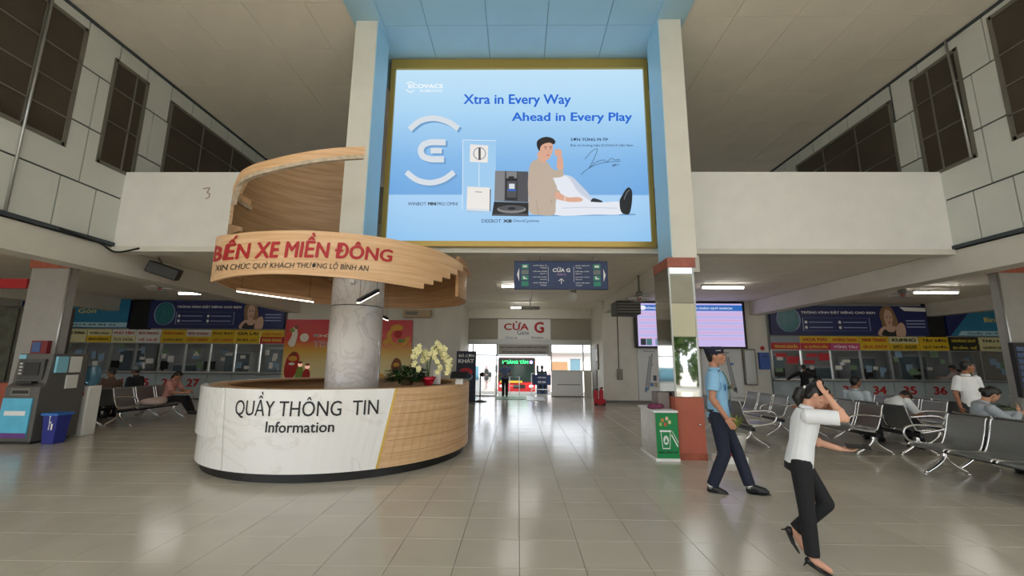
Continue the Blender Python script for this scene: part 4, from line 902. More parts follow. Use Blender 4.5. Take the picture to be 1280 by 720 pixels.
# office furniture behind the glass
rb = random.Random(9)
for i, x in enumerate((-16.6, -14.2, -12.0, -10.2, 10.6, 12.6, 14.4, 16.5)):
    t = thing('office_cabinet', ['tall', 'low', 'wide', 'narrow', 'second tall', 'second low', 'second wide', 'farthest'][i]+(' pale cabinet behind the glass of the left ticket hall' if x < 0 else ' pale glazed cabinet behind the glass of the right ticket hall'), 'cabinet', (x, 18.2, 0))
    h = (1.9, 1.3, 1.8, 2.0, 1.9, 1.4, 1.8, 1.9)[i]; box('body', x-.55, x+.55, 17.9, 18.5, 0, h, mat('cabinet_grey', 'b4babd', .5), t)
    for s_ in (-1, 1): box('door', x+s_*.27-.25, x+s_*.27+.25, 17.87, 17.9, .1, h-.08, mat('cabinet_glass', '6d7d86', .15), t)
for i, x in enumerate((-16.2, -14.2, -12.3, 10.2, 11.4, 13.6, 15.6, 17.2)):
    t = thing('desk_monitor', 'dark computer monitor '+['behind the second window of the left hall', 'behind the ĐỨC PHONG ticket window', 'behind the ĐỨC KHANH ticket window', 'behind the red notices of the right hall', 'behind the HOA MAI ticket window', 'behind the NHA TRANG ticket window', 'behind the TÂY SƠN ticket window', 'behind the THU HÀ ticket window'][i], 'monitor', (x, 16.7, .95))
    dz_ = .085 if x < 0 else .0
    MB().box(x-.22, x+.22, 16.7, 16.73, 1.0+dz_, 1.32+dz_).box(x-.03, x+.03, 16.73, 16.76, .92+dz_, 1.1+dz_).box(x-.12, x+.12, 16.66, 16.82, .9+dz_, .92+dz_).build('screen', M_black, t)
for x0, x1, dz in ((-19.6, -9.2, .08), (9.55, 19.6, 0)):
    o = box('office_worktop', x0, x1, 16.36, 17.0, .84+dz, .89+dz, M_top); tag(o, 'long grey worktop behind the %s row of ticket windows' % ('left' if x0 < 0 else 'right'), 'worktop')
# blue advertising banners
M_bn = mat('banner_navy', '141f5a', .45); M_bn2 = mat('banner_teal', '2377a0', .45); M_bt = mat('banner_line', '9aa6cf', .5); P2s = mat('banner_skin', 'c9a58f', .5); P2h = mat('banner_hair', '8a6a4a', .5)
def banner(x0, x1, z0, z1, side):
    Y = 15.86; t = thing('banner', 'navy eyewear banner with a blonde woman over the %s row of ticket windows' % side, 'banner', ((x0+x1)/2, Y, z0)); box('panel', x0, x1, Y, Y+.08, z0, z1-.05, M_bn, t)
    W_ = x1-x0; H_ = z1-z0; q = lambda u, v: Vector((x0+W_*u, Y-.003, z0+H_*v)); LZ = [0]
    def art2(m, p, nm='printed_shape', sm=True):
        LZ[0] += 1; k = LZ[0]; blob(t, m, p, lambda u, v: q(u, v)+Vector((0, -.001*k, 0)), nm, sm, 4)
    art2(mat('lens_green', '1f6f78', .3, noise=.3), oval(.115, .5, .075, .4)); art2(M_bt, stroke(oval(.115, .5, .075, .4)+[oval(.115, .5, .075, .4)[0]], .006), sm=False)
    text('TRÔNG KÍNH ĐẶT RIÊNG CHO BẠN', t, M_wtext, lambda u, v: q(.2+.475*u, .68+.12*v), bold=.03)
    for a in (.225, .44):
        for b_ in (.25, .42): art2(M_wtext, oval(a, b_, .009, .05)); art2(M_bt, stroke([(a+.02, b_), (a+.17, b_)], .03), sm=False)
    art2(M_bt, stroke([(.205, .14), (.63, .14), (.63, .56), (.205, .56), (.205, .14)], .006), sm=False)
    art2(P2h, [(.705, .45), (.70, .7), (.72, .9), (.75, .97), (.78, .9), (.80, .65), (.81, .4), (.79, .2), (.72, .22)]); art2(P2s, [(.735, .0), (.735, .3), (.725, .55), (.735, .8), (.755, .84), (.775, .76), (.78, .55), (.77, .32), (.775, .0)])
    art2(P2s, [(.68, .0), (.70, .25), (.74, .3), (.80, .28), (.83, .0)]); art2(M_ktext, [(.70, .0), (.72, .2), (.745, .12), (.775, .12), (.795, .2), (.805, .0)]); art2(P2s, [(.79, 0), (.80, .3), (.83, .42), (.85, .3), (.845, .0)])
    for x in (.744, .765): art2(M_ktext, oval(x, .6, .005, .02))
    art2(mat('lips_red', '9a3b3f', .5), oval(.755, .42, .009, .02)); art2(M_wtext, [(.83, .93), (.995, .9), (.995, .78), (.86, .8)], sm=False)
    for z in (.48, .38, .28): art2(M_bt, stroke([(.86, z), (.98, z)], .035), sm=False)
banner(-14.3, -9.0, 2.66, 3.78, 'left'); banner(9.55, 15.4, 2.56, 3.72, 'right')
def banner2(x0, x1, z0, z1, side, ttl):
    Y = 15.86; t = thing('banner', 'teal and navy banner at the outer end over the %s ticket windows' % side, 'banner', ((x0+x1)/2, Y, z0)); box('panel', x0, x1, Y, Y+.08, z0, z1-.05, M_bn, t)
    W_ = x1-x0; H_ = z1-z0; q = lambda u, v: Vector((x0+W_*u, Y-.003, z0+H_*v))
    blob(t, M_bn2, [(.02, .0), (.3, 1.0), (1, 1.0), (1, .0)], q, sm=False); blob(t, mat('banner_pale', 'a9cfdd', .5), [(.1, .02), (.14, .18), (1, .18), (1, .02)], lambda u, v: q(u, v)+Vector((0, -.002, 0)), sm=False)
    text(ttl, t, mat('yellow_vinyl', 'e8d24a', .5), lambda u, v: q(.4+.3*u, .5+.16*v)+Vector((0, -.002, 0))); text('Quầy vé: 0919 99 84 22', t, M_ktext, lambda u, v: q(.2+.7*u, .05+.1*v)+Vector((0, -.004, 0)), bold=.02)
    blob(t, M_hred, oval(.8, .8, .05, .1), lambda u, v: q(u, v)+Vector((0, -.003, 0)))
banner2(-19.4, -15.1, 2.66, 3.78, 'left', 'Sài Gòn'); banner2(16.1, 19.6, 2.56, 3.62, 'right', 'Bình An')
for nm, a, b_ in (('left', -15.1, -14.3), ('right', 15.4, 16.1)): struct(box('wall_strip_%s' % nm, a, b_, 15.95, 16.1, 2.5, 3.78, M_dark))
for nm, a, b_, z in (('left', -19.7, -8.95, 2.6), ('right', 9.5, 19.7, 2.5)): struct(box('wall_lintel_%s' % nm, a, b_, 16.02, 16.12, z, 3.77, mat('lintel_grey', '8f8f8c', .6)))
# festival poster
Yp = 15.93; px0, px1, pz0, pz1 = -8.95, -4.05, .55, 3.03
t = thing('festival_poster', 'large red and yellow autumn festival poster on the back wall behind the marble column', 'poster', (-6.5, Yp, pz0))
box('sheet', px0, px1, Yp, Yp+.04, pz0, pz1, vgrad('festival_print', [(0, 'e9dcae'), (.35, 'e3cf8a'), (.52, 'dca932'), (.68, 'd8432c'), (1, 'c5182b')], pz0, pz1), t)
pq = lambda k: (lambda u, v: Vector((px0+(px1-px0)*u, Yp-.004-.001*k, pz1-(pz1-pz0)*v)))
K = [0]
def pa(m, p, sm=True): K[0] += 1; blob(t, m, p, pq(K[0]), 'printed_shape', sm, 4)
Pw = mat('print_cream', 'efe6d2', .6); Pr = mat('print_red', 'b3251f', .6); Pg = mat('print_goldish', 'd9a13a', .6); Pgn = mat('print_green', '7e9a3c', .6); Pb = mat('print_brown', '8a4a2c', .6)
pa(Pw, oval(.155, .28, .035, .065)); pa(Pw, [(.08, .12), (.1, .22), (.085, .4), (.05, .42), (.03, .36), (.055, .25), (.05, .15)]); pa(Pgn, oval(.055, .17, .02, .03)); pa(Pb, oval(.085, .12, .015, .03))
pa(Pr, [(.02, .8), (.03, .62), (.06, .52), (.1, .5), (.13, .58), (.12, .78), (.08, .92), (.04, .9)]); pa(Pg, oval(.08, .6, .035, .04)); pa(Pw, oval(.075, .68, .025, .02)); pa(Pb, oval(.08, .53, .02, .03))
pa(Pgn, [(.12, .75), (.15, .7), (.17, .8), (.16, .95), (.11, .95)]); pa(mat('print_skin', 'd8a27a', .6), oval(.142, .69, .018, .035)); pa(Pr, [(.17, .8), (.2, .75), (.225, .82), (.215, .95), (.165, .95)]); pa(mat('print_skin', 'd8a27a', .6), oval(.2, .72, .018, .035)); pa(Pb, oval(.2, .69, .018, .018)); pa(Pb, oval(.142, .66, .018, .018)); pa(Pr, oval(.165, .93, .03, .04))
text('ĐÔNG TẾT', t, Pw, lambda u, v: pq(2)(.22+.55*u, .27-.06*v), bold=.03); text('TRUNG THU', t, Pw, lambda u, v: pq(2)(.23+.5*u, .43-.1*v), bold=.05); text('TRUNG THU', t, Pr, lambda u, v: pq(4)(.235+.49*u, .425-.09*v), bold=.01)
pa(Pg, stroke(crv([(.86, .12), (.82, .22), (.84, .34), (.9, .4), (.95, .36), (.97, .26)]), .035), False); pa(Pg, oval(.88, .12, .05, .05)); pa(Pr, oval(.89, .22, .03, .06)); pa(Pgn, oval(.92, .32, .03, .03)); pa(Pg, oval(.8, .34, .025, .045)); pa(Pw, oval(.7, .42, .035, .05)); pa(Pr, oval(.75, .4, .012, .02)); pa(Pb, [(.85, .7), (.87, .6), (.89, .58), (.92, .62), (.93, .74), (.88, .78)]); pa(Pg, oval(.89, .68, .025, .03)); pa(Pg, oval(.75, .88, .06, .07))
t = thing('air_duct_sign', 'small beige sign box under the ceiling beside the canopy edge', 'sign', (-3.9, 15.6, 3.1)); box('body', -4.35, -3.35, 15.6, 15.98, 3.12, 3.4, mat('beige_box', 'b8a282', .6), t); box('label', -4.25, -3.8, 15.59, 15.6, 3.2, 3.33, M_alud, t)
# roll-up drink banner, pedestal fan
t = thing('roll_up_banner', 'dark blue roll-up banner reading ĐÃ CƠN KHÁT left of the gate', 'banner', (-1.85, 15.1, 0)); MB().box(-2.2, -1.5, 15.1, 15.13, .06, 1.85).build('sheet', mat('rollup_navy', '1a2338', .5), t); box('foot', -2.2, -1.5, 15.0, 15.25, 0, .06, M_alud, t)
ftext('ĐÃ CƠN', t, M_wtext, -1.85, 1.7, .12, 15.09, w=.56, bold=.03); ftext('KHÁT', t, M_wtext, -1.85, 1.52, .17, 15.09, w=.56, bold=.04)
blob(t, M_hred, oval(-1.85, 1.12, .24, .14), lambda u, v: Vector((u, 15.095, v)), 'printed_shape'); blob(t, M_hgrey, oval(-1.85, .95, .25, .14), lambda u, v: Vector((u, 15.092, v)), 'printed_shape'); blob(t, mat('rollup_navy', '1a2338', .5), oval(-1.85, .98, .2, .1), lambda u, v: Vector((u, 15.089, v)), 'printed_shape')
t = thing('pedestal_fan', 'black pedestal fan with white cage standing before the left gate pane', 'fan', (-1.42, 16.1, 0)); fx, fy, fz_ = -1.42, 16.1, 1.0
MB().lathe([(.26, 0), (.26, .02), (.1, .05), (.03, .08)], (fx, fy, 0), 20).build('base', M_black, t); MB().tube([(fx, fy, .05), (fx, fy, 1.05)], .022).build('pole', M_black, t); MB().ell((fx+.08, fy, fz_), (.12, .08, .08)).build('motor', M_black, t)
b = MB()
for r_ in (.1, .18, .25, .3): b.tube([(fx+.28+r_*.45*math.cos(q*PI/12), fy-.1+r_*.6*math.cos(q*PI/12), fz_+r_*math.sin(q*PI/12)) for q in range(25)], .007, 5)
for q in range(12): b.tube([(fx+.28, fy-.1, fz_), (fx+.28+.3*.45*math.cos(q*PI/6), fy-.1+.3*.6*math.cos(q*PI/6), fz_+.3*math.sin(q*PI/6))], .004, 4)
b.build('cage', mat('cage_white', 'd8dada', .4), t)
for k in range(3):
    a = k*2*PI/3; MB().ell((fx+.28+.07*math.cos(a), fy-.1+.1*math.cos(a), fz_+.14*math.sin(a)), (.08, .02, .1)).build('blade', mat('blade_blue', 'a9bcc4', .3), t)
# barrier sign outside, bicycle-like rack
t = thing('barrier_sign', 'dark board on a white tubular barrier outside the right side of the doorway', 'sign', (1.1, 19.3, 0)); MB().tube([(.62, 19.3, 0), (.62, 19.3, .95), (1.55, 19.3, .95), (1.55, 19.3, 0)], .022).tube([(.62, 19.3, .25), (1.55, 19.3, .25)], .018).build('barrier', M_wtext, t)
box('board', .66, 1.5, 19.26, 19.29, .45, .9, M_blue, t); ftext('GIỚI HẠN', t, M_wtext, 1.08, .78, .1, 19.25, bold=.03); ftext('XE RA', t, M_wtext, 1.08, .58, .1, 19.25, bold=.03)
for x, lab in ((-.8, 'white tubular barrier left of the man in the doorway'), (-.15, 'white tubular barrier right of the man in the doorway')):
    t = thing('low_barrier', lab, 'barrier', (x, 19.2, 0)); MB().tube([(x-.22, 19.2, 0), (x-.22, 19.2, .8), (x+.22, 19.2, .8), (x+.22, 19.2, 0)], .022).tube([(x-.22, 19.2, .4), (x+.22, 19.2, .4)], .015).build('frame', M_wtext, t)
o = MB().box(-.9, .3, 17.0, 18.4, 0.0, .012).build('green_mat', mat('mat_green', '3f6b45', .6)); tag(o, 'green rubber mat on the floor inside the gate doorway', 'mat')
t = thing('floor_grate', 'striped metal floor grate in front of the doorway beside the green mat', 'grate', (.8, 17.6, 0)); box('frame', .35, 1.1, 16.6, 18.4, 0, .008, M_alud, t)
for k in range(9): box('bar', .4+k*.078, .43+k*.078, 16.65, 18.35, .008, .02, M_alu, t)
# ================================================================== RECYCLING BIN beside the pillar
t = thing('recycling_bin', 'green fronted recycling bin with steel sides beside the clad pillar', 'bin', (2.38, 7.2, 0))
box('body', 2.2, 2.54, 6.96, 7.75, .04, .74, mat('bin_steel', 'b5b2a6', .3, .6, noise=.15, nscale=8), t); box('top_rim', 2.17, 2.56, 6.92, 7.8, .74, .77, M_wtext, t); box('base', 2.18, 2.56, 6.93, 7.78, 0, .04, M_wtext, t)
gb = box('front_board', 2.21, 2.555, 6.945, 6.96, .04, .73, mat('bin_green', '158a4c', .4), t)
bq = lambda u, v: Vector((2.21+.345*u, 6.941, .73-.69*v))
for a, m in ((stroke([(.15, .4), (.68, .4)], .04), M_wtext), (stroke([(.2, .42), (.26, .78), (.58, .78), (.63, .42)], .03), M_wtext), (stroke([(.68, .48), (.95, .74)], .04), M_wtext), (stroke([(.72, .4), (.98, .66)], .02), M_wtext)): blob(t, m, a, bq, 'bin_symbol', sm=False)
blob(t, M_wtext, oval(.42, .6, .12, .1), bq, 'bin_symbol'); blob(t, mat('bin_green', '158a4c', .4), [(.42, .53), (.5, .65), (.34, .65)], lambda u, v: bq(u, v)-Vector((0, .002, 0)), 'bin_symbol', sm=False)
text('RÁC HỮU CƠ', t, M_ktext, lambda u, v: bq(.08+.84*u, .89-.06*v), bold=.04)
for u, v, c in ((.3, .16, 'd98a4a'), (.5, .12, 'e8c9a8'), (.42, .25, 'c9604a'), (.62, .2, 'd9d0a0'), (.2, .25, '9ac06a')): blob(t, mat('print'+c, c, .5), oval(u, v, .07, .045, 10), bq, 'printed_fruit')
o = MB().box(2.36, 2.56, 7.25, 7.6, .77, 1.03).build('grey_box', mat('taupe_box', '8a7f7c', .7), bevel=.015); tag(o, 'taupe box standing on the recycling bin against the pillar', 'box')
b = MB()
for i in range(6): b.ell((2.24+.03*i, 7.2+.05*(i % 3), .80+.012*(i % 2)), (.08, .09, .045))
o = b.build('folded_cloth', mat('purple_cloth', '7b3a58', .9)); tag(o, 'crumpled purple cloth lying on the recycling bin', 'cloth')
# plant and tray behind the guard
pp = (3.75, 7.6, 0); t = thing('tall_leaf_plant', 'strap leaved plant in a pot behind the guard', 'plant', pp); MB().lathe([(.14, 0), (.2, .3), (.21, .32)], pp, 18).build('pot', M_white, t)
rng = random.Random(8)
for i in range(16):
    a = rng.random()*2*PI; b = MB(); leaf(b, Vector(pp)+Vector((0, 0, .3)), Vector((math.cos(a)*.5, math.sin(a)*.5, 1)), rng.uniform(.45, .65), .03, .35); b.build('leaf', mat('variegated_leaf', '7f8f4a', .5, noise=.4, nscale=14), t, fix=False)
t = thing('offering_tray', 'low white tray with red packets on the floor behind the guard', 'tray', (3.3, 6.9, 0)); box('tray', 3.1, 3.55, 6.8, 7.05, 0, .1, M_white, t)
for x in (3.2, 3.33, 3.45): MB().ell((x, 6.92, .13), (.06, .07, .05)).build('packet', mat('red_packet', 'b8484a', .5), t)
# ================================================================== BENCHES
M_seat = mat('perforated_steel', '8d9092', .32, .75, noise=.06, nscale=30)
def make_bench(n, lab, P=.56):
    """local frame: bench runs along +X from 0, people face -Y"""
    t = thing('waiting_bench', lab, 'bench', (0, 0, 0)); L = n*P
    box('beam', -.02, L+.02, -.035, .035, .3, .36, M_black, t, local=True)
    prof = [(-.44, .40), (-.40, .43), (-.2, .415), (.0, .41), (.06, .45), (.13, .62), (.18, .80), (.2, .83)]
    for k in range(n):
        x0, x1 = k*P+.03, (k+1)*P-.03; b = MB(); pc = crv(prof, 3)
        rows = [[Vector((x0, y, z)), Vector((x1, y, z))] for y, z in pc]+[[Vector((x0, y+.012, z-.012)), Vector((x1, y+.012, z-.012))] for y, z in pc[::-1]]
        rows.append(rows[0]); b.sheet(rows); s_ = b.build('seat_shell', M_seat, t, local=True)
        for x in (x0, x1): MB().tube([(x, y, z) for y, z in pc], .013, 6).build('edge_tube', M_chrome, t, local=True)
        holes = MB()
        for i in range(7):
            for j in range(5):
                hx = x0+.07+i*(x1-x0-.14)/6; hy = .09+j*.02; hz = .52+j*.06
                holes.box(hx-.012, hx+.012, hy-.002, hy+.002, hz-.004, hz+.004)
    for x in ((0.0, L) if n < 4 else (0.0, L)):
        MB().tube(crv([(x, .14, .64), (x, -.1, .66), (x, -.3, .66), (x, -.42, .62), (x, -.45, .54), (x, -.38, .45), (x, -.2, .41), (x, 0, .38)], 4), .016, 8).build('armrest', M_chrome, t, local=True)
    for x in (.08, L-.08):
        lg = MB(); lg.tube(crv([(x, 0, .33), (x, -.02, .22), (x, -.14, .12), (x, -.3, .03)], 4), [.03]*5+[.024]*8, 8); lg.tube(crv([(x, 0, .33), (x, .02, .22), (x, .14, .12), (x, .3, .03)], 4), [.03]*5+[.024]*8, 8)
        lg.lathe([(.03, 0), (.03, .03)], (x, -.3, 0), 10); lg.lathe([(.03, 0), (.03, .03)], (x, .3, 0), 10); lg.build('leg', M_chrome, t, local=True)
    return t
B4 = make_bench(4, 'x'); B3 = make_bench(3, 'x'); index_kids()
def put_bench(src, x, y, face, lab, group, first=[]):
    """bench starting at (x, y) and running along the direction whose left... face = world angle the sitters look at"""
    M = Matrix.Translation((x, y, 0)) @ Matrix.Rotation(face+PI/2, 4, 'Z')
    return copy_tree(src, M, lab, group)
# face=pi: looks to -X; local -Y -> face dir ; local +X -> face+90deg
GB = 'steel benches of the right waiting area'
put_bench(B4, 6.05, 6.38, PI, 'near double bench at the right edge, row facing the hall', GB)       # runs toward -Y
put_bench(B4, 6.78, 4.4, 0, 'near double bench at the right edge, row facing the ticket windows', GB)
put_bench(B3, 6.12, 9.18, PI, 'middle bench beyond the woman, row facing the hall', GB)
put_bench(B3, 6.85, 7.48, 0, 'middle bench where the man in white sleeps, facing the ticket windows', GB)
put_bench(B3, 7.95, 9.9, PI, 'bench before windows 35 and 36, row facing the hall', GB)
put_bench(B3, 8.65, 8.3, 0, 'bench before windows 35 and 36, row facing the ticket windows', GB)
put_bench(B3, 4.3, 8.0, 0.0, 'bench end with curved armrest just behind the guard', GB)
put_bench(B3, 5.6, 10.9, PI, 'farther bench between the guard and the woman', GB)
GL = 'steel benches of the left waiting area'
put_bench(B3, -9.05, 9.6, 0, 'bench in the left hall where the couple sits', GL)
put_bench(B3, -9.75, 11.3, PI, 'bench in the left hall back to back with the couple', GL)
put_bench(B3, -11.3, 10.1, 0, 'dark bench beside the water cooler in the left hall', GL)
for s_ in (B4, B3):
    for c_ in list(KIDS[s_.name]): bpy.data.objects.remove(c_)
    bpy.data.objects.remove(s_)
# ================================================================== CASH MACHINE CORNER
Ma = Matrix.Translation((-9.3, 7.6, 0)); M_atm = mat('atm_grey', '5c5a56', .45, .2); M_atm2 = mat('atm_dark', '3c3b3a', .4)
t = thing('cash_machine', 'grey cash machine with light blue poster at the left edge', 'cash machine', (-9.0, 7.9, 0))
MB().loft([[(-9.3, 7.62, .05), (-8.66, 7.62, .05), (-8.6, 8.35, .05), (-9.3, 8.35, .05)], [(-9.3, 7.62, 1.0), (-8.66, 7.62, 1.0), (-8.6, 8.35, 1.0), (-9.3, 8.35, 1.0)], [(-9.3, 7.7, 1.06), (-8.66, 7.7, 1.06), (-8.6, 8.35, 1.06), (-9.3, 8.35, 1.06)], [(-9.3, 7.74, 1.6), (-8.66, 7.74, 1.6), (-8.6, 8.35, 1.6), (-9.3, 8.35, 1.6)]], False).build('housing', M_atm, t, bevel=.012)
box('screen_bezel', -9.22, -8.74, 7.69, 7.74, 1.12, 1.5, M_atm2, t); box('screen', -9.1, -8.82, 7.68, 7.69, 1.2, 1.44, M_black, t)
for k in range(4): box('key', -9.19, -9.13, 7.675, 7.69, 1.22+k*.06, 1.25+k*.06, M_alu, t)
box('keypad', -9.12, -8.82, 7.6, 7.72, 1.06, 1.1, M_black, t); box('slot', -9.15, -8.85, 7.61, 7.63, .88, .94, M_black, t); box('slot_frame', -9.18, -8.82, 7.612, 7.625, .85, .97, M_alud, t)
box('poster', -9.28, -8.74, 7.6, 7.62, .12, .8, mat('atm_poster_blue', '5fc3e6', .4, noise=.1), t, label='light blue poster'); box('poster_strip', -9.28, -8.74, 7.595, 7.6, .12, .2, mat('atm_poster_foot', '6b3a8a', .4), t); box('poster_label', -9.2, -8.82, 7.595, 7.6, .5, .58, M_wtext, t)
for y0, y1, z0, z1, m in ((7.78, 7.97, 1.25, 1.55, mat('sheet_blue', '86c4d9', .5)), (8.02, 8.22, 1.25, 1.55, M_pap), (8.0, 8.2, .95, 1.2, M_pap)): MB().box(-8.645, -8.6, y0, y1, z0, z1).build('notice', m, t)
box('plinth', -9.25, -8.7, 7.66, 8.3, 0, .05, M_black, t); box('corner_label', -9.28, -9.15, 7.72, 7.735, 1.5, 1.58, mat('sheet_blue', '86c4d9', .5), t)
t = thing('blue_waste_bin', 'dark blue swing bin in front of the cash machine', 'bin', (-8.4, 7.75, 0))
MB().loft([[(-8.52, 7.68, 0), (-8.3, 7.68, 0), (-8.3, 7.88, 0), (-8.52, 7.88, 0)], [(-8.54, 7.65, .5), (-8.27, 7.65, .5), (-8.27, 7.9, .5), (-8.54, 7.9, .5)]], False).build('body', mat('bin_blue', '1d2a86', .4), t, bevel=.01); box('rim', -8.56, -8.25, 7.63, 7.92, .5, .54, mat('bin_blue_rim', '2e6fc0', .4), t)
wq = lambda u, v: Vector((-8.42+.1*u, 7.645, .25+.2*v))
for p in (stroke([(.2, 1), (.3, .5), (.25, 0)], .12), stroke([(.3, .6), (.6, .7)], .1), [(.6, .55), (.95, .55), (.9, .0), (.65, .0)]): blob(t, M_wtext, p, wq, 'tidy_symbol', sm=False)
blob(t, M_wtext, oval(.22, 1.15, .12, .12, 10), wq, 'tidy_symbol')
t = thing('water_cooler', 'white water cooler with a blue bottle beside the cash machine', 'water cooler', (-8.5, 8.7, 0)); MB().box(-8.85, -8.6, 8.45, 8.72, 0, .97).build('body', M_white, t, bevel=.02)
MB().lathe([(.05, .97), (.13, 1.02), (.135, 1.3), (.12, 1.34), (.12, 1.36)], (-8.725, 8.6, 0), 20).build('bottle', mat('bottle_blue', '6fa5c0', .08, trans=.6), t); box('tap', -8.75, -8.69, 8.41, 8.45, .78, .84, M_hred, t)
# signs and shop lights in the far left
t = thing('red_sign_strip', 'red sign strip under the ceiling at the left edge', 'sign', (-12, 9.2, 3.1)); box('board', -13.2, -11.25, 9.2, 9.26, 3.08, 3.3, M_hred, t); ftext('QUẦY VÉ', t, M_wtext, -12.2, 3.19, .12, 9.19)
t = thing('dark_cabinet', 'dark glazed display cabinet at the left edge behind the cash machine', 'cabinet', (-11.6, 9.5, 0)); box('body', -13.4, -10.75, 9.5, 9.9, .95, 2.7, mat('cabinet_brown', '3a332b', .3), t); box('base', -13.4, -10.75, 9.48, 9.9, 0, .95, M_terra, t)
for x in (-12.5, -11.6): box('door', x+.03, x+.86, 9.48, 9.5, 1.0, 2.65, mat('cabinet_pane', '4b4f45', .15, noise=.4, nscale=5), t)
t = thing('small_red_poster', 'small red and blue framed poster on the left wing pillar above the cash machine', 'poster', (-9.45, 8.3, 1.7)); box('frame', -9.75, -9.42, 8.27, 8.345, 1.6, 1.86, mat('dull_red', '7a2026', .5), t); box('print', -9.72, -9.55, 8.262, 8.27, 1.63, 1.83, mat('poster_blue', '3a5a8c', .5), t)
# tilted information screen and palm on the right
t = thing('tilted_screen', 'dark information screen with blue rows standing by the right wing pillar', 'screen', (9.95, 8.1, 0)); box('case', 9.42, 10.3, 8.12, 8.2, .93, 1.95, M_black, t); box('leg', 9.8, 9.9, 8.14, 8.2, 0, .93, M_black, t); box('foot', 9.6, 10.1, 7.98, 8.3, 0, .03, M_black, t)
for k in range(7): box('row', 9.46, 10.26, 8.11, 8.12, 1.1+k*.115, 1.18+k*.115, mat('row_blue', '4a6690', .3, emit=.25), t)
def palm(x, y, h, n, lab, seed):
    t = thing('potted_palm', lab, 'plant', (x, y, 0)); MB().lathe([(.16, 0), (.22, .35), (.24, .38)], (x, y, 0), 20).build('pot', M_white, t); rng = random.Random(seed)
    for i in range(n):
        a = 2*PI*i/n+rng.random()*.4; L = rng.uniform(.6, .95); up = rng.uniform(.5, 1.3); d = Vector((math.cos(a), math.sin(a), 0)); base = Vector((x, y, .38)); pts = []
        for k in range(7):
            u = k/6; pts.append(base+d*L*u+Vector((0, 0, 1))*(h-.38)*(up*u-.9*u*u*.6))
        st_ = MB().tube(pts, .007, 5).build('stalk', M_fol2, t); b = MB()
        for k in range(2, 14):
            u = k/13; p = pts[0].lerp(pts[-1], 0); q = u*6; i0 = min(5, int(q)); p = pts[i0].lerp(pts[i0+1], q-i0); s_ = Vector((-d.y, d.x, 0))
            for sg2 in (-1, 1): leaf(b, p, s_*sg2+d*.6+Vector((0, 0, .1)), .2*(1.1-u*.6), .014, .4)
        b.build('frond', M_fol2 if i % 2 else M_fol, t, fix=False)
palm(8.75, 7.15, 1.15, 11, 'feathery potted palm at the right edge beside the man in a T-shirt', 4)
# ================================================================== PEOPLE
def remesh(mb, vox, smooth=3, dec=None):
    me = mb.mesh('t'); b = bmesh.new(); b.from_mesh(me); bmesh.ops.recalc_face_normals(b, faces=b.faces); b.to_mesh(me); b.free()
    o = bpy.data.objects.new('t', me); COL.objects.link(o)
    m = o.modifiers.new('r', 'REMESH'); m.mode = 'VOXEL'; m.voxel_size = vox; m.use_smooth_shade = True
    s = o.modifiers.new('s', 'SMOOTH'); s.iterations = smooth; s.factor = .5
    if dec: d = o.modifiers.new('d', 'DECIMATE'); d.ratio = dec
    dg = bpy.context.evaluated_depsgraph_get(); dg.update()
    r = bpy.data.meshes.new_from_object(o.evaluated_get(dg)); bpy.data.objects.remove(o); bpy.data.meshes.remove(me)
    r.polygons.foreach_set('use_smooth', [True]*len(r.polygons)); return r
def link_part(me, name, m, parent, label=None):
    me.materials.clear(); me.materials.append(m); o = bpy.data.objects.new(name, me); COL.objects.link(o); o.parent = parent; WM[o.name] = WM[parent.name]
    if label: o['label'] = label
    return o
def V(*a): return Vector(a)
M_eye = mat('eye_dark', '1a1412', .2); M_eyew = mat('eye_white', 'd8d4cc', .3); M_lip = mat('lip_tone', '9b5a50', .5); M_hairb = mat('black_hair', '15110f', .45, bump=.4, bscale=60, stretch=(1, 1, .2))
M_shoe = mat('black_shoe', '141416', .4)
def fabric(n, c): return mat(n, c, .85, noise=.08, nscale=5, bump=.25, bscale=9)
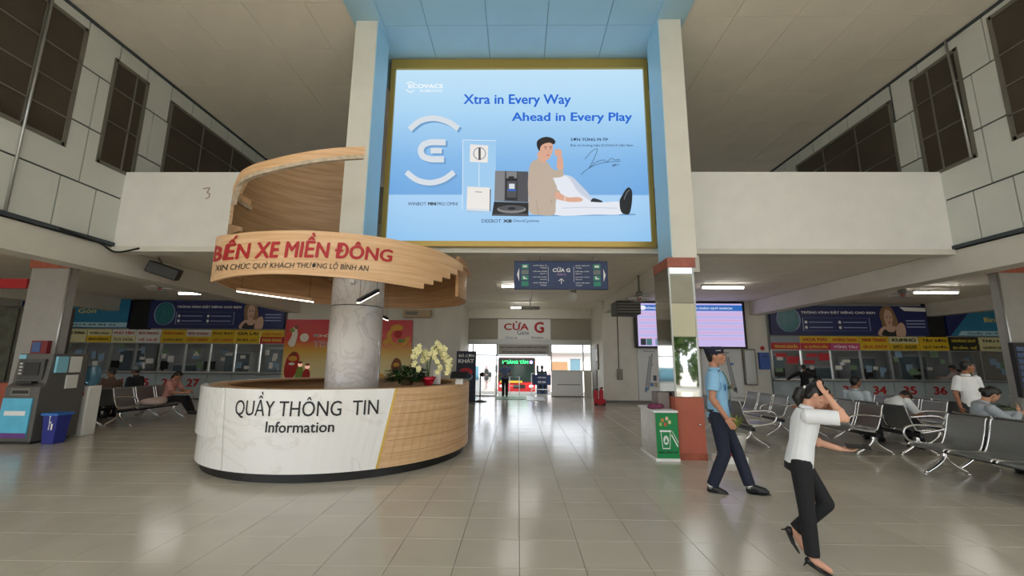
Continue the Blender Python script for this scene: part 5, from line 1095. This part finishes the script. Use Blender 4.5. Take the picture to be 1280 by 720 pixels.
def person(label, loc, rz, H=1.65, skin='b98468', shirt='ffffff', pants='1c1f2a', shirt_name='shirt', sleeve=.6, long_sleeve=False,
           lean=(0, 0), pelvis=None, legs=None, arms=None, head=(0, 0), hair='short', vox=.012, shoe='flat', hand_detail=False, female=False, group=None, name='person', shoe_col=None, belly=0):
    """local frame: faces +Y, right hand +X. legs/arms: ((right...),(left...)) of unit-ish direction vectors. head=(pitch down, yaw to right) radians. lean=(forward, side)"""
    s = H/1.70
    t = thing(name, label, 'person', loc, rz, group)
    S = lambda v: v*s
    pel = V(0, 0, .93) if pelvis is None else V(*pelvis)/s
    Rl = Matrix.Rotation(-lean[0], 3, 'X') @ Matrix.Rotation(lean[1], 3, 'Y')
    ch = pel+Rl @ V(0, 0, .36); nb = pel+Rl @ V(0, -.01, .51); Rh = Rl @ Matrix.Rotation(-head[1], 3, 'Z') @ Matrix.Rotation(-head[0], 3, 'X')
    hc = nb+Rl @ V(0, .015, .06)+Rh @ V(0, .02, .115)
    sw = .165 if female else .185; hw = .09
    hips = [pel+V(hw, 0, -.03), pel+V(-hw, 0, -.03)]; sh = [pel+Rl @ V(sw, 0, .455), pel+Rl @ V(-sw, 0, .455)]
    legs = legs or (((0, .02, -1), (0, -.02, -1), (0, 1, 0)),)*2
    arms = arms or (((.12, 0, -1), (.05, .15, -1), (0, .1, -1)), ((-.12, 0, -1), (-.05, .15, -1), (0, .1, -1)))
    L = []
    for i in range(2):
        a, b_, f = [V(*q).normalized() for q in legs[i]]; kn = hips[i]+a*.43; an = kn+b_*.41; L.append((hips[i], kn, an, f))
    A = []
    for i in range(2):
        a, b_, h = [V(*q).normalized() for q in arms[i][:3]]; el = sh[i]+a*.28; wr = el+b_*.245; A.append((sh[i], el, wr, h, arms[i][3] if len(arms[i]) > 3 else None))
    # ---- skin body, one continuous surface
    b = MB()
    def ring(c, R, rx, ry, n=16): return [S(c+R @ V(rx*math.cos(2*PI*k/n), ry*math.sin(2*PI*k/n), 0)) for k in range(n)]
    torso = [(-.10, .12, .09), (-.04, .155, .105), (.05, .15, .10), (.16, .128, .09), (.27, .14, .10), (.38, .165, .105), (.45, .15, .09), (.50, .085, .07)]
    def trunk(b, g, z0=-2, z1=2, bell=0): b.loft([ring(pel+Rl @ V(0, bell*max(0, 1-abs(z-.1)/.25), z), Rl, rx+g, ry+g+bell*.6*max(0, 1-abs(z-.1)/.25)) for z, rx, ry in torso if z0 <= z <= z1])
    trunk(b, 0, bell=belly)
    b.caps(S(nb-Rl @ V(0, .0, .04)), .056*s, S(hc-Rh @ V(0, .03, .04)), .05*s)
    for i in range(2):
        h_, kn, an, f = L[i]; b.caps(S(h_), .083*s, S(kn), .052*s); b.caps(S(kn), .052*s, S(an), .036*s); b.ell(S(kn+(an-kn)*.28+V(0, -.012, 0)), (.05*s, .055*s, .1*s))
        b.caps(S(an+V(0, 0, -.02)), .036*s, S(an+f*.13+V(0, 0, -.045)), .027*s)
        s0, el, wr, hd, hand = A[i]; b.caps(S(s0), .052*s, S(el), .038*s); b.caps(S(el), .04*s, S(wr), .026*s); b.ell(S(el+(wr-el)*.25), (.042*s, .042*s, .05*s))
        # hand
        side = V(0, 0, 1) if hand is None else V(*hand)     # side = thumb side direction
        side = (side-hd*side.dot(hd)).normalized(); nrm = hd.cross(side).normalized()
        pc = wr+hd*.045; R3 = Matrix((side, hd, nrm)).transposed()
        b.ell(S(pc), (.038*s, .05*s, .016*s), R3.to_3x3()); curl = .35
        for k, (o_, ln) in enumerate(((.028, .066), (.010, .074), (-.009, .069), (-.027, .054))):
            p = wr+hd*.08+side*o_; cur = nrm*(-1 if i == 0 else 1)
            q = p+(hd+side*o_*3+cur*curl*.5).normalized()*ln*.5; r_ = q+(hd+cur*curl*1.8).normalized()*ln*.5
            b.caps(S(p), .0098*s, S(q), .0088*s, 8); b.caps(S(q), .0088*s, S(r_), .0075*s, 8)
        p = wr+hd*.025+side*.03; q = p+(hd*.6+side*.9).normalized()*.035; r_ = q+(hd+side*.3).normalized()*.03
        b.caps(S(p), .012*s, S(q), .0105*s, 8); b.caps(S(q), .0105*s, S(r_), .0085*s, 8)
    # head
    b.ell(S(hc), (.074*s, .093*s, .105*s), Rh, 24, 16); b.ell(S(hc+Rh @ V(0, .03, -.05)), (.055*s, .06*s, .062*s), Rh); b.ell(S(hc+Rh @ V(0, .068, -.092)), (.026*s, .022*s, .02*s), Rh)
    b.ell(S(hc+Rh @ V(0, .098, -.02)), (.013*s, .02*s, .022*s), Rh); b.ell(S(hc+Rh @ V(0, .09, .0)), (.009*s, .014*s, .028*s), Rh)
    for q in (-1, 1):
        b.ell(S(hc+Rh @ V(.076*q, -.006, -.012)), (.010*s, .02*s, .032*s), Rh); b.ell(S(hc+Rh @ V(.034*q, .08, .022)), (.026*s, .012*s, .008*s), Rh); b.ell(S(hc+Rh @ V(.045*q, .06, -.03)), (.024*s, .022*s, .022*s), Rh)
    b.ell(S(hc+Rh @ V(0, .09, -.058)), (.022*s, .012*s, .006*s), Rh); b.ell(S(hc+Rh @ V(0, .088, -.07)), (.018*s, .012*s, .007*s), Rh)
    body = remesh(b, vox*s*.5 if hand_detail else vox*s*.75, 2); link_part(body, 'body', mat('skin_'+skin, skin, .5, noise=.05, nscale=8), t)
    for q in (-1, 1):
        MB().ell(S(hc+Rh @ V(.032*q, .083, .006)), (.013*s, .007*s, .006*s), Rh, 10, 6).build('eye', M_eyew, t, local=True); MB().ell(S(hc+Rh @ V(.032*q, .0885, .006)), (.006*s, .003*s, .006*s), Rh, 8, 5).build('iris', M_eye, t, local=True)
        MB().ell(S(hc+Rh @ V(.034*q, .09, .026)), (.02*s, .006*s, .003*s), Rh, 8, 5).build('eyebrow', M_hairb, t, local=True)
    MB().ell(S(hc+Rh @ V(0, .098, -.063)), (.02*s, .006*s, .006*s), Rh, 10, 6).build('lips', M_lip, t, local=True)
    # ---- clothes
    b = MB(); g = .016
    trunk(b, g+.004, -.11, .5, belly) if shirt else None
    for i in range(2):
        s0, el, wr, hd, _ = A[i]; k = 1.0 if long_sleeve else sleeve
        b.caps(S(s0), (.052+g)*s, S(s0+Rl @ V(0, 0, -.01)), (.052+g)*s)
        e = s0+(el-s0)*k; b.tube([S(s0-(el-s0)*.1), S(e)], [(.056+g)*s, (.05+g*1.3)*s], 14)
        if long_sleeve: b.caps(S(el), (.042+g)*s, S(el+(wr-el)*.1), (.042+g)*s); b.tube([S(el), S(wr)], [(.043+g)*s, (.032+g*.8)*s], 14)
    sho = link_part(remesh(b, vox*.8*s, 3), shirt_name, fabric('cloth_'+shirt, shirt), t)
    col = MB(); col.lathe([(.062*s, -.015*s), (.07*s, .0), (.06*s, .028*s), (.052*s, .02*s)], S(nb+Rl @ V(0, 0, .01)), 16, Rl.to_4x4()); col.build('collar', fabric('cloth_'+shirt, shirt), sho, local=True)
    b = MB(); b.loft([ring(pel+Rl @ V(0, belly*.3, z), Rl, rx+g*1.0, ry+g*1.0) for z, rx, ry in [(-.12, .13, .10), (-.05, .158, .108), (.0, .152, .10), (.04, .145, .098)]])
    for i in range(2):
        h_, kn, an, f = L[i]; b.caps(S(h_), (.088+g*.7)*s, S(kn), (.056+g)*s); b.tube([S(kn), S(kn+(an-kn)*.5), S(an+(kn-an)*.03)], [(.056+g)*s, (.054+g)*s, (.05+g*.9)*s], 14)
    link_part(remesh(b, vox*.8*s, 3), 'trousers', fabric('cloth_'+pants, pants), t)
    # shoes
    for i in range(2):
        an, f = L[i][2], L[i][3]; sd = f.cross(V(0, 0, 1)).normalized(); upf = sd.cross(f).normalized(); R3 = Matrix((sd, f, upf)).transposed()
        b = MB(); m_ = mat('shoe_'+(shoe_col or 'k'), shoe_col or '141416', .45)
        if shoe == 'flat':
            b.ell(S(an+f*.02-upf*.045), (.043*s, .075*s, .04*s), R3); b.ell(S(an+f*.11-upf*.055), (.045*s, .085*s, .03*s), R3); b.ell(S(an-upf*.01), (.042*s, .05*s, .045*s), R3)
            b.caps(S(an+f*.0-upf*.01), .048*s, S(an+f*.14-upf*.045), .036*s); link_part(remesh(b, .009*s, 2), 'shoe', m_, t); b = MB(); b.ell(S(an+f*.065-upf*.08), (.05*s, .14*s, .012*s), R3); b.build('sole', M_black, t, local=True)
            if hand_detail: MB().lathe([(.046*s, 0), (.046*s, .05*s)], S(an-upf*.02), 12, (upf.to_track_quat('Z', 'Y').to_matrix()).to_4x4()).build('sock', M_white, t, local=True)
        else:
            b.ell(S(an+f*.13-upf*.085), (.038*s, .07*s, .014*s), R3); b.ell(S(an-f*.01-upf*.045), (.034*s, .045*s, .035*s), R3); b.tube([S(an-f*.02-upf*.06), S(an+f*.1-upf*.085)], [.024*s, .02*s], 8)
            b.tube([S(an-f*.03-upf*.05), S(an-f*.045-upf*.115)], [.012*s, .006*s], 8); link_part(remesh(b, .006*s, 1), 'shoe', m_, t)
    # hair
    b = MB()
    if hair in ('short', 'pony', 'bun', 'long'):
        b.ell(S(hc+Rh @ V(0, -.018, .022)), (.083*s, .095*s, .098*s), Rh, 24, 16); b.ell(S(hc+Rh @ V(0, .02, .07)), (.07*s, .072*s, .045*s), Rh)
        if hair == 'short': b.ell(S(hc+Rh @ V(0, -.045, -.03)), (.066*s, .055*s, .06*s), Rh)
        else:
            b.ell(S(hc+Rh @ V(0, -.05, -.03)), (.072*s, .055*s, .07*s), Rh)
        if hair == 'pony':
            q0 = hc+Rh @ V(0, -.10, .0); p = [S(q0), S(q0+V(0, -.05, -.01)), S(q0+V(0, -.085, -.09)), S(q0+V(0, -.06, -.2))]
            b.tube(p, [.03*s, .045*s, .05*s, .02*s], 12)
        if hair == 'bun': b.ell(S(hc+Rh @ V(0, -.115, -.01)), (.05*s, .045*s, .045*s), Rh)
    if hair == 'long': b.ell(S(hc+Rh @ V(0, -.06, -.11)), (.07*s, .04*s, .12*s), Rh)
    if b.v: link_part(remesh(b, .008*s, 2), 'hair', M_hairb, t)
    if hair == 'pony': MB().ell(S(hc+Rh @ V(.02, -.118, .01)), (.02*s, .012*s, .02*s), Rh, 8, 6).build('hair_clip', M_white, t, local=True)
    t['_h'] = 0
    return t, dict(hc=S(hc), Rh=Rh, A=[[S(q) for q in a[:3]]+[a[3]] for a in A], L=[[S(q) for q in l[:3]] for l in L], s=s, shirt=sho, pel=S(pel), nb=S(nb), Rl=Rl, trunk=None)
SIT = (((.08, 1, -.05), (0, .12, -1), (0, 1, 0)), ((-.08, 1, -.05), (0, .12, -1), (0, 1, 0)))
# guard, walking to the right
g_, J = person('walking guard in light blue short-sleeved shirt, navy trousers and dark cap', (2.50, 5.42, .0), -PI/2-.5, 1.74, 'b98468', '8fc0e4', '20263a', sleeve=.68,
    lean=(.0, 0), pelvis=(0, .0, .92), legs=(((.0, .10, -1), (0, -.42, -1), (0, 1, -.12)), ((0, .42, -1), (0, .28, -1), (0, 1, .1))),
    arms=(((.22, -.12, -1), (.06, .66, -1), (0, .62, -1), (-.2, 1, .4)), ((-.12, -.05, -1), (-.02, .1, -1), (0, .1, -1), (0, 1, 0))), head=(-.05, .05), hair='short', vox=.011, hand_detail=True, belly=.012)
hc, Rh, s_ = J['hc'], J['Rh'], J['s']; M_cap = fabric('cap_navy', '1b1f33')
b = MB(); b.ell(hc+Rh @ V(0, -.012, .055)*s_, (.094*s_, .11*s_, .062*s_), Rh); b.loft([[hc+Rh @ V((.09+e)*math.cos(a), -.01+(.105+e)*math.sin(a), z)*s_ for a in [2*PI*k/20 for k in range(20)]] for z, e in ((.02, .0), (.06, .006), (.105, .014), (.112, -.02))])
c_ = link_part(remesh(b, .009, 2), 'cap', M_cap, g_)
MB().loft([[hc+Rh @ V(x, y, z)*s_ for x, y, z in ((-.07, .075, .045), (.07, .075, .045), (.07, .075, .035), (-.07, .075, .035))], [hc+Rh @ V(x, y, z)*s_ for x, y, z in ((-.06, .15, .03), (.06, .15, .03), (.06, .15, .022), (-.06, .15, .022))]], False).build('cap_peak', M_cap, c_, local=True)
for k in range(3): MB().ell(hc+Rh @ V(.1, .03+.02*k, .06)*s_, (.004, .008, .008), Rh, 6, 5).build('cap_badge', M_chrome, c_, local=True)
for k in (-1, 1): MB().box(-.03, .03, -.055, .055, -.004, .004, Matrix.Translation(V(k*.15, 0, 1.42)) @ Matrix.Rotation(k*.45, 4, 'Y')).build('epaulette', M_cap, J['shirt'], local=True)
MB().loft([ [J['pel']+V((.170)*math.cos(a), .0+.125*math.sin(a), z) for a in [2*PI*k/20 for k in range(20)]] for z in (.015, .05)]).build('belt', M_black, g_, local=True)
MB().box(.168, .186, .0, .07, 1.22, 1.3).box(.07, .14, .12, .133, 1.2, 1.28).build('shirt_pocket', fabric('cloth_7fb0d6', '7fb0d6'), J['shirt'], local=True)
MB().tube(crv([(.05, .09, 1.43), (.06, .145, 1.3), (.03, .15, 1.15), (.02, .15, 1.05)]), .006, 6).build('lanyard', mat('lanyard_green', '2d6a5a', .5), g_, local=True); MB().box(-.02, .07, .145, .155, .95, 1.07).build('pass_card', M_blue, g_, local=True)
MB().tube([J['pel']+V(.155, .04, -.02), J['pel']+V(.16, .05, -.16)], .012).build('key_strap', M_black, g_, local=True)
# woman walking, hand to brow
w_, J = person('woman in white blouse and black trousers shading her brow with one hand while walking', (2.25, 3.5, .0), -PI/2-.48, 1.33, 'd3a086', 'e8ebf0', '18191d', 'blouse', sleeve=.86,
    lean=(.22, 0), pelvis=(0, -.02, .795), legs=(((.0, .02, -1), (0, .02, -1), (0, 1, -.35)), ((0, .5, -1), (0, -.72, -.75), (0, .55, -1))),
    arms=(((.12, .95, .0), (-.3, -.45, .85), (-.4, -.4, .8), (-.7, .6, .0)), ((-.1, .12, -1), (.15, 1, -.25), (.1, 1, .02), (-1, 0, .2))), head=(.32, .12), hair='pony', vox=.010, shoe='heel', hand_detail=True, female=True)
el = J['A'][1]; hp = el[2]+el[3]*.1
MB().box(-.035, .035, -.07, .07, -.005, .005, Matrix.Identity(4)).build('tmp', M_black) if False else None
Mw = WM[w_.name]
o = MB().box(-.035, .035, -.075, .075, -.005, .005, Mw @ Matrix.Translation(hp+V(.01, 0.01, .03)) @ Matrix.Rotation(.2, 4, 'Y')).build('mobile_phone', M_black); tag(o, 'black mobile phone lying on the palm of the woman in white', 'phone')
# man in white T-shirt
person('man in plain white T-shirt standing behind the benches and looking aside', (7.8, 7.5, 0), PI+.1, 1.58, '9a6a4d', 'eceef0', '3a3d42', 'tshirt', sleeve=.8, arms=(((.25, -.1, -1), (.0, .2, -1), (0, .2, -1)), ((-.25, 0, -1), (0, .25, -1), (0, .2, -1))), head=(.05, -1.0), vox=.012, belly=.03)
# sleeping man on the middle bench, facing +X
person('man in white shirt slumped forward asleep on the middle bench', (6.95, 8.2, 0), -PI/2, 1.62, '8c6248', 'e4e8ea', '17181b', sleeve=.9, lean=(.75, -.15), pelvis=(0, -.02, .52), legs=SIT, arms=(((.1, .6, -1), (-.3, .9, -.2), (-.3, .8, -.1)), ((-.1, .6, -1), (.3, .9, -.2), (.3, .8, -.1))), head=(.5, 0), vox=.014)
person('woman with a hair bun resting her face on her hand on the near bench', (6.74, 6.45, 0), -PI/2-.35, 1.6, 'c09074', 'a3abb3', '3a3f4a', sleeve=1, long_sleeve=True, lean=(.25, .1), pelvis=(0, -.02, .52), legs=SIT, arms=(((.3, .6, -.7), (-.5, .6, .6), (-.3, .3, .9)), ((-.2, .8, -.6), (.2, .9, .2), (0, 1, .1))), head=(.3, -.1), hair='bun', female=True, vox=.014)
person('person in orange brown top seated on the middle bench behind the woman in white', (5.95, 8.35, 0), PI/2, 1.58, 'a9745a', 'a26a4e', '5a3b30', lean=(.2, 0), pelvis=(0, -.02, .52), legs=SIT, arms=(((.2, .6, -.8), (-.2, 1, -.2), (0, 1, 0)), ((-.2, .6, -.8), (.2, 1, -.2), (0, 1, 0))), vox=.015)
person('person in grey shirt seated on the bench just right of the woman in white', (6.85, 8.75, 0), -PI/2+.5, 1.6, '9a6a4d', 'b5c0c8', '40424a', lean=(0, 0), pelvis=(0, -.02, .52), legs=SIT, head=(0, .4), vox=.015)
t, J = person('person with a khaki backpack leaning at the ticket window under the THU HÀ sign', (15.3, 14.9, 0), .25, 1.5, 'a9745a', 'b9a9a6', '22252b', lean=(.3, 0), long_sleeve=True, arms=(((.2, .7, -.7), (0, 1, .1), (0, 1, 0)),)*2, hair='short', vox=.016)
o = MB().ell((15.22, 14.62, 1.08), (.19, .13, .25)).build('backpack', fabric('khaki_pack', '6a6440')); tag(o, 'khaki backpack on the back of the person at the THU HÀ window', 'backpack')
person('person in black standing at the ticket windows behind the head of the woman in white', (9.95, 14.9, 0), .0, 1.45, 'a9745a', '121214', '151517', long_sleeve=True, arms=(((.9, .1, -.4), (.5, .5, -.6), (0, 1, 0)), ((-.9, .1, -.4), (-.5, .5, -.6), (0, 1, 0))), vox=.016)
# left hall
t, J = person('man in dark jacket and grey helmet seated in front of window 25', (-9.9, 10.85, 0), PI/2+.1, 1.65, '8c6248', '23262b', '1c1d20', long_sleeve=True, pelvis=(0, -.02, .56), legs=SIT, vox=.015)
MB().ell(J['hc']+V(0, -.01, .04), (.11, .125, .105)).build('helmet', mat('helmet_grey', '55605f', .3), t, local=True)
person('person in brown top seated in the left hall leaning against the woman in pink', (-9.85, 10.1, 0), PI/2-.3, 1.62, '8c6248', '6a5348', '2a2a2e', pelvis=(0, -.02, .55), legs=SIT, head=(.3, 0), lean=(.1, .15), hair='short', vox=.015)
person('woman in pink top and dark trousers seated on the left hall bench', (-8.95, 10.85, 0), -PI/2+.2, 1.58, 'b98468', 'c98f86', '17181c', sleeve=.9, pelvis=(0, -.02, .52), legs=(((.1, 1, .1), (-.3, .5, -1), (0, 1, 0)), ((-.1, 1, .05), (.2, .6, -1), (0, 1, 0))), arms=(((.2, .5, -1), (-.4, 1, -.1), (-.3, 1, 0)), ((-.2, .5, -1), (.4, 1, -.1), (.3, 1, 0))), head=(.45, .2), lean=(.25, .1), hair='long', female=True, vox=.015)
o = MB().ell((-8.75, 10.2, .5), (.25, .28, .09)).ell((-8.8, 10.4, .53), (.18, .15, .07)).build('pale_jacket', fabric('pale_cloth', 'c9b3ae')); tag(o, 'pale crumpled jacket lying on the seat beside the woman in pink', 'jacket')
person('person in olive jacket crouching over a bag beside the water cooler', (-11.1, 10.6, 0), -PI/2+.7, 1.62, '8c6248', '4b4a30', '2b2c28', long_sleeve=True, pelvis=(0, -.02, .52), legs=SIT, lean=(.9, 0), head=(.4, 0), arms=(((.1, .5, -1), (0, .6, -.9), (0, .5, -1)),)*2, vox=.016)
# gate
person('man in blue-grey shirt standing in the gate doorway, back turned', (-.55, 18.25, 0), .1, 1.46, '8c6248', '5f6f93', '101114', arms=(((.5, -.1, -1), (-.7, -.3, -.4), (-.8, 0, -.2)), ((-.5, -.1, -1), (.7, -.3, -.4), (.8, 0, -.2))), vox=.014)
person('dark figure seated outside behind the barrier sign', (1.15, 20.2, 0), PI, 1.6, '5a4638', '2b3136', '1c1d20', long_sleeve=True, pelvis=(0, -.02, .56), legs=SIT, vox=.016)
o = box('low_stool', .9, 1.4, 20.05, 20.45, 0, .42, mat('stool_blue', '3b5a8c', .5)); tag(o, 'plastic stool under the seated figure outside the gate', 'stool')
for o in bpy.data.objects:
    if '_h' in o.keys(): del o['_h']
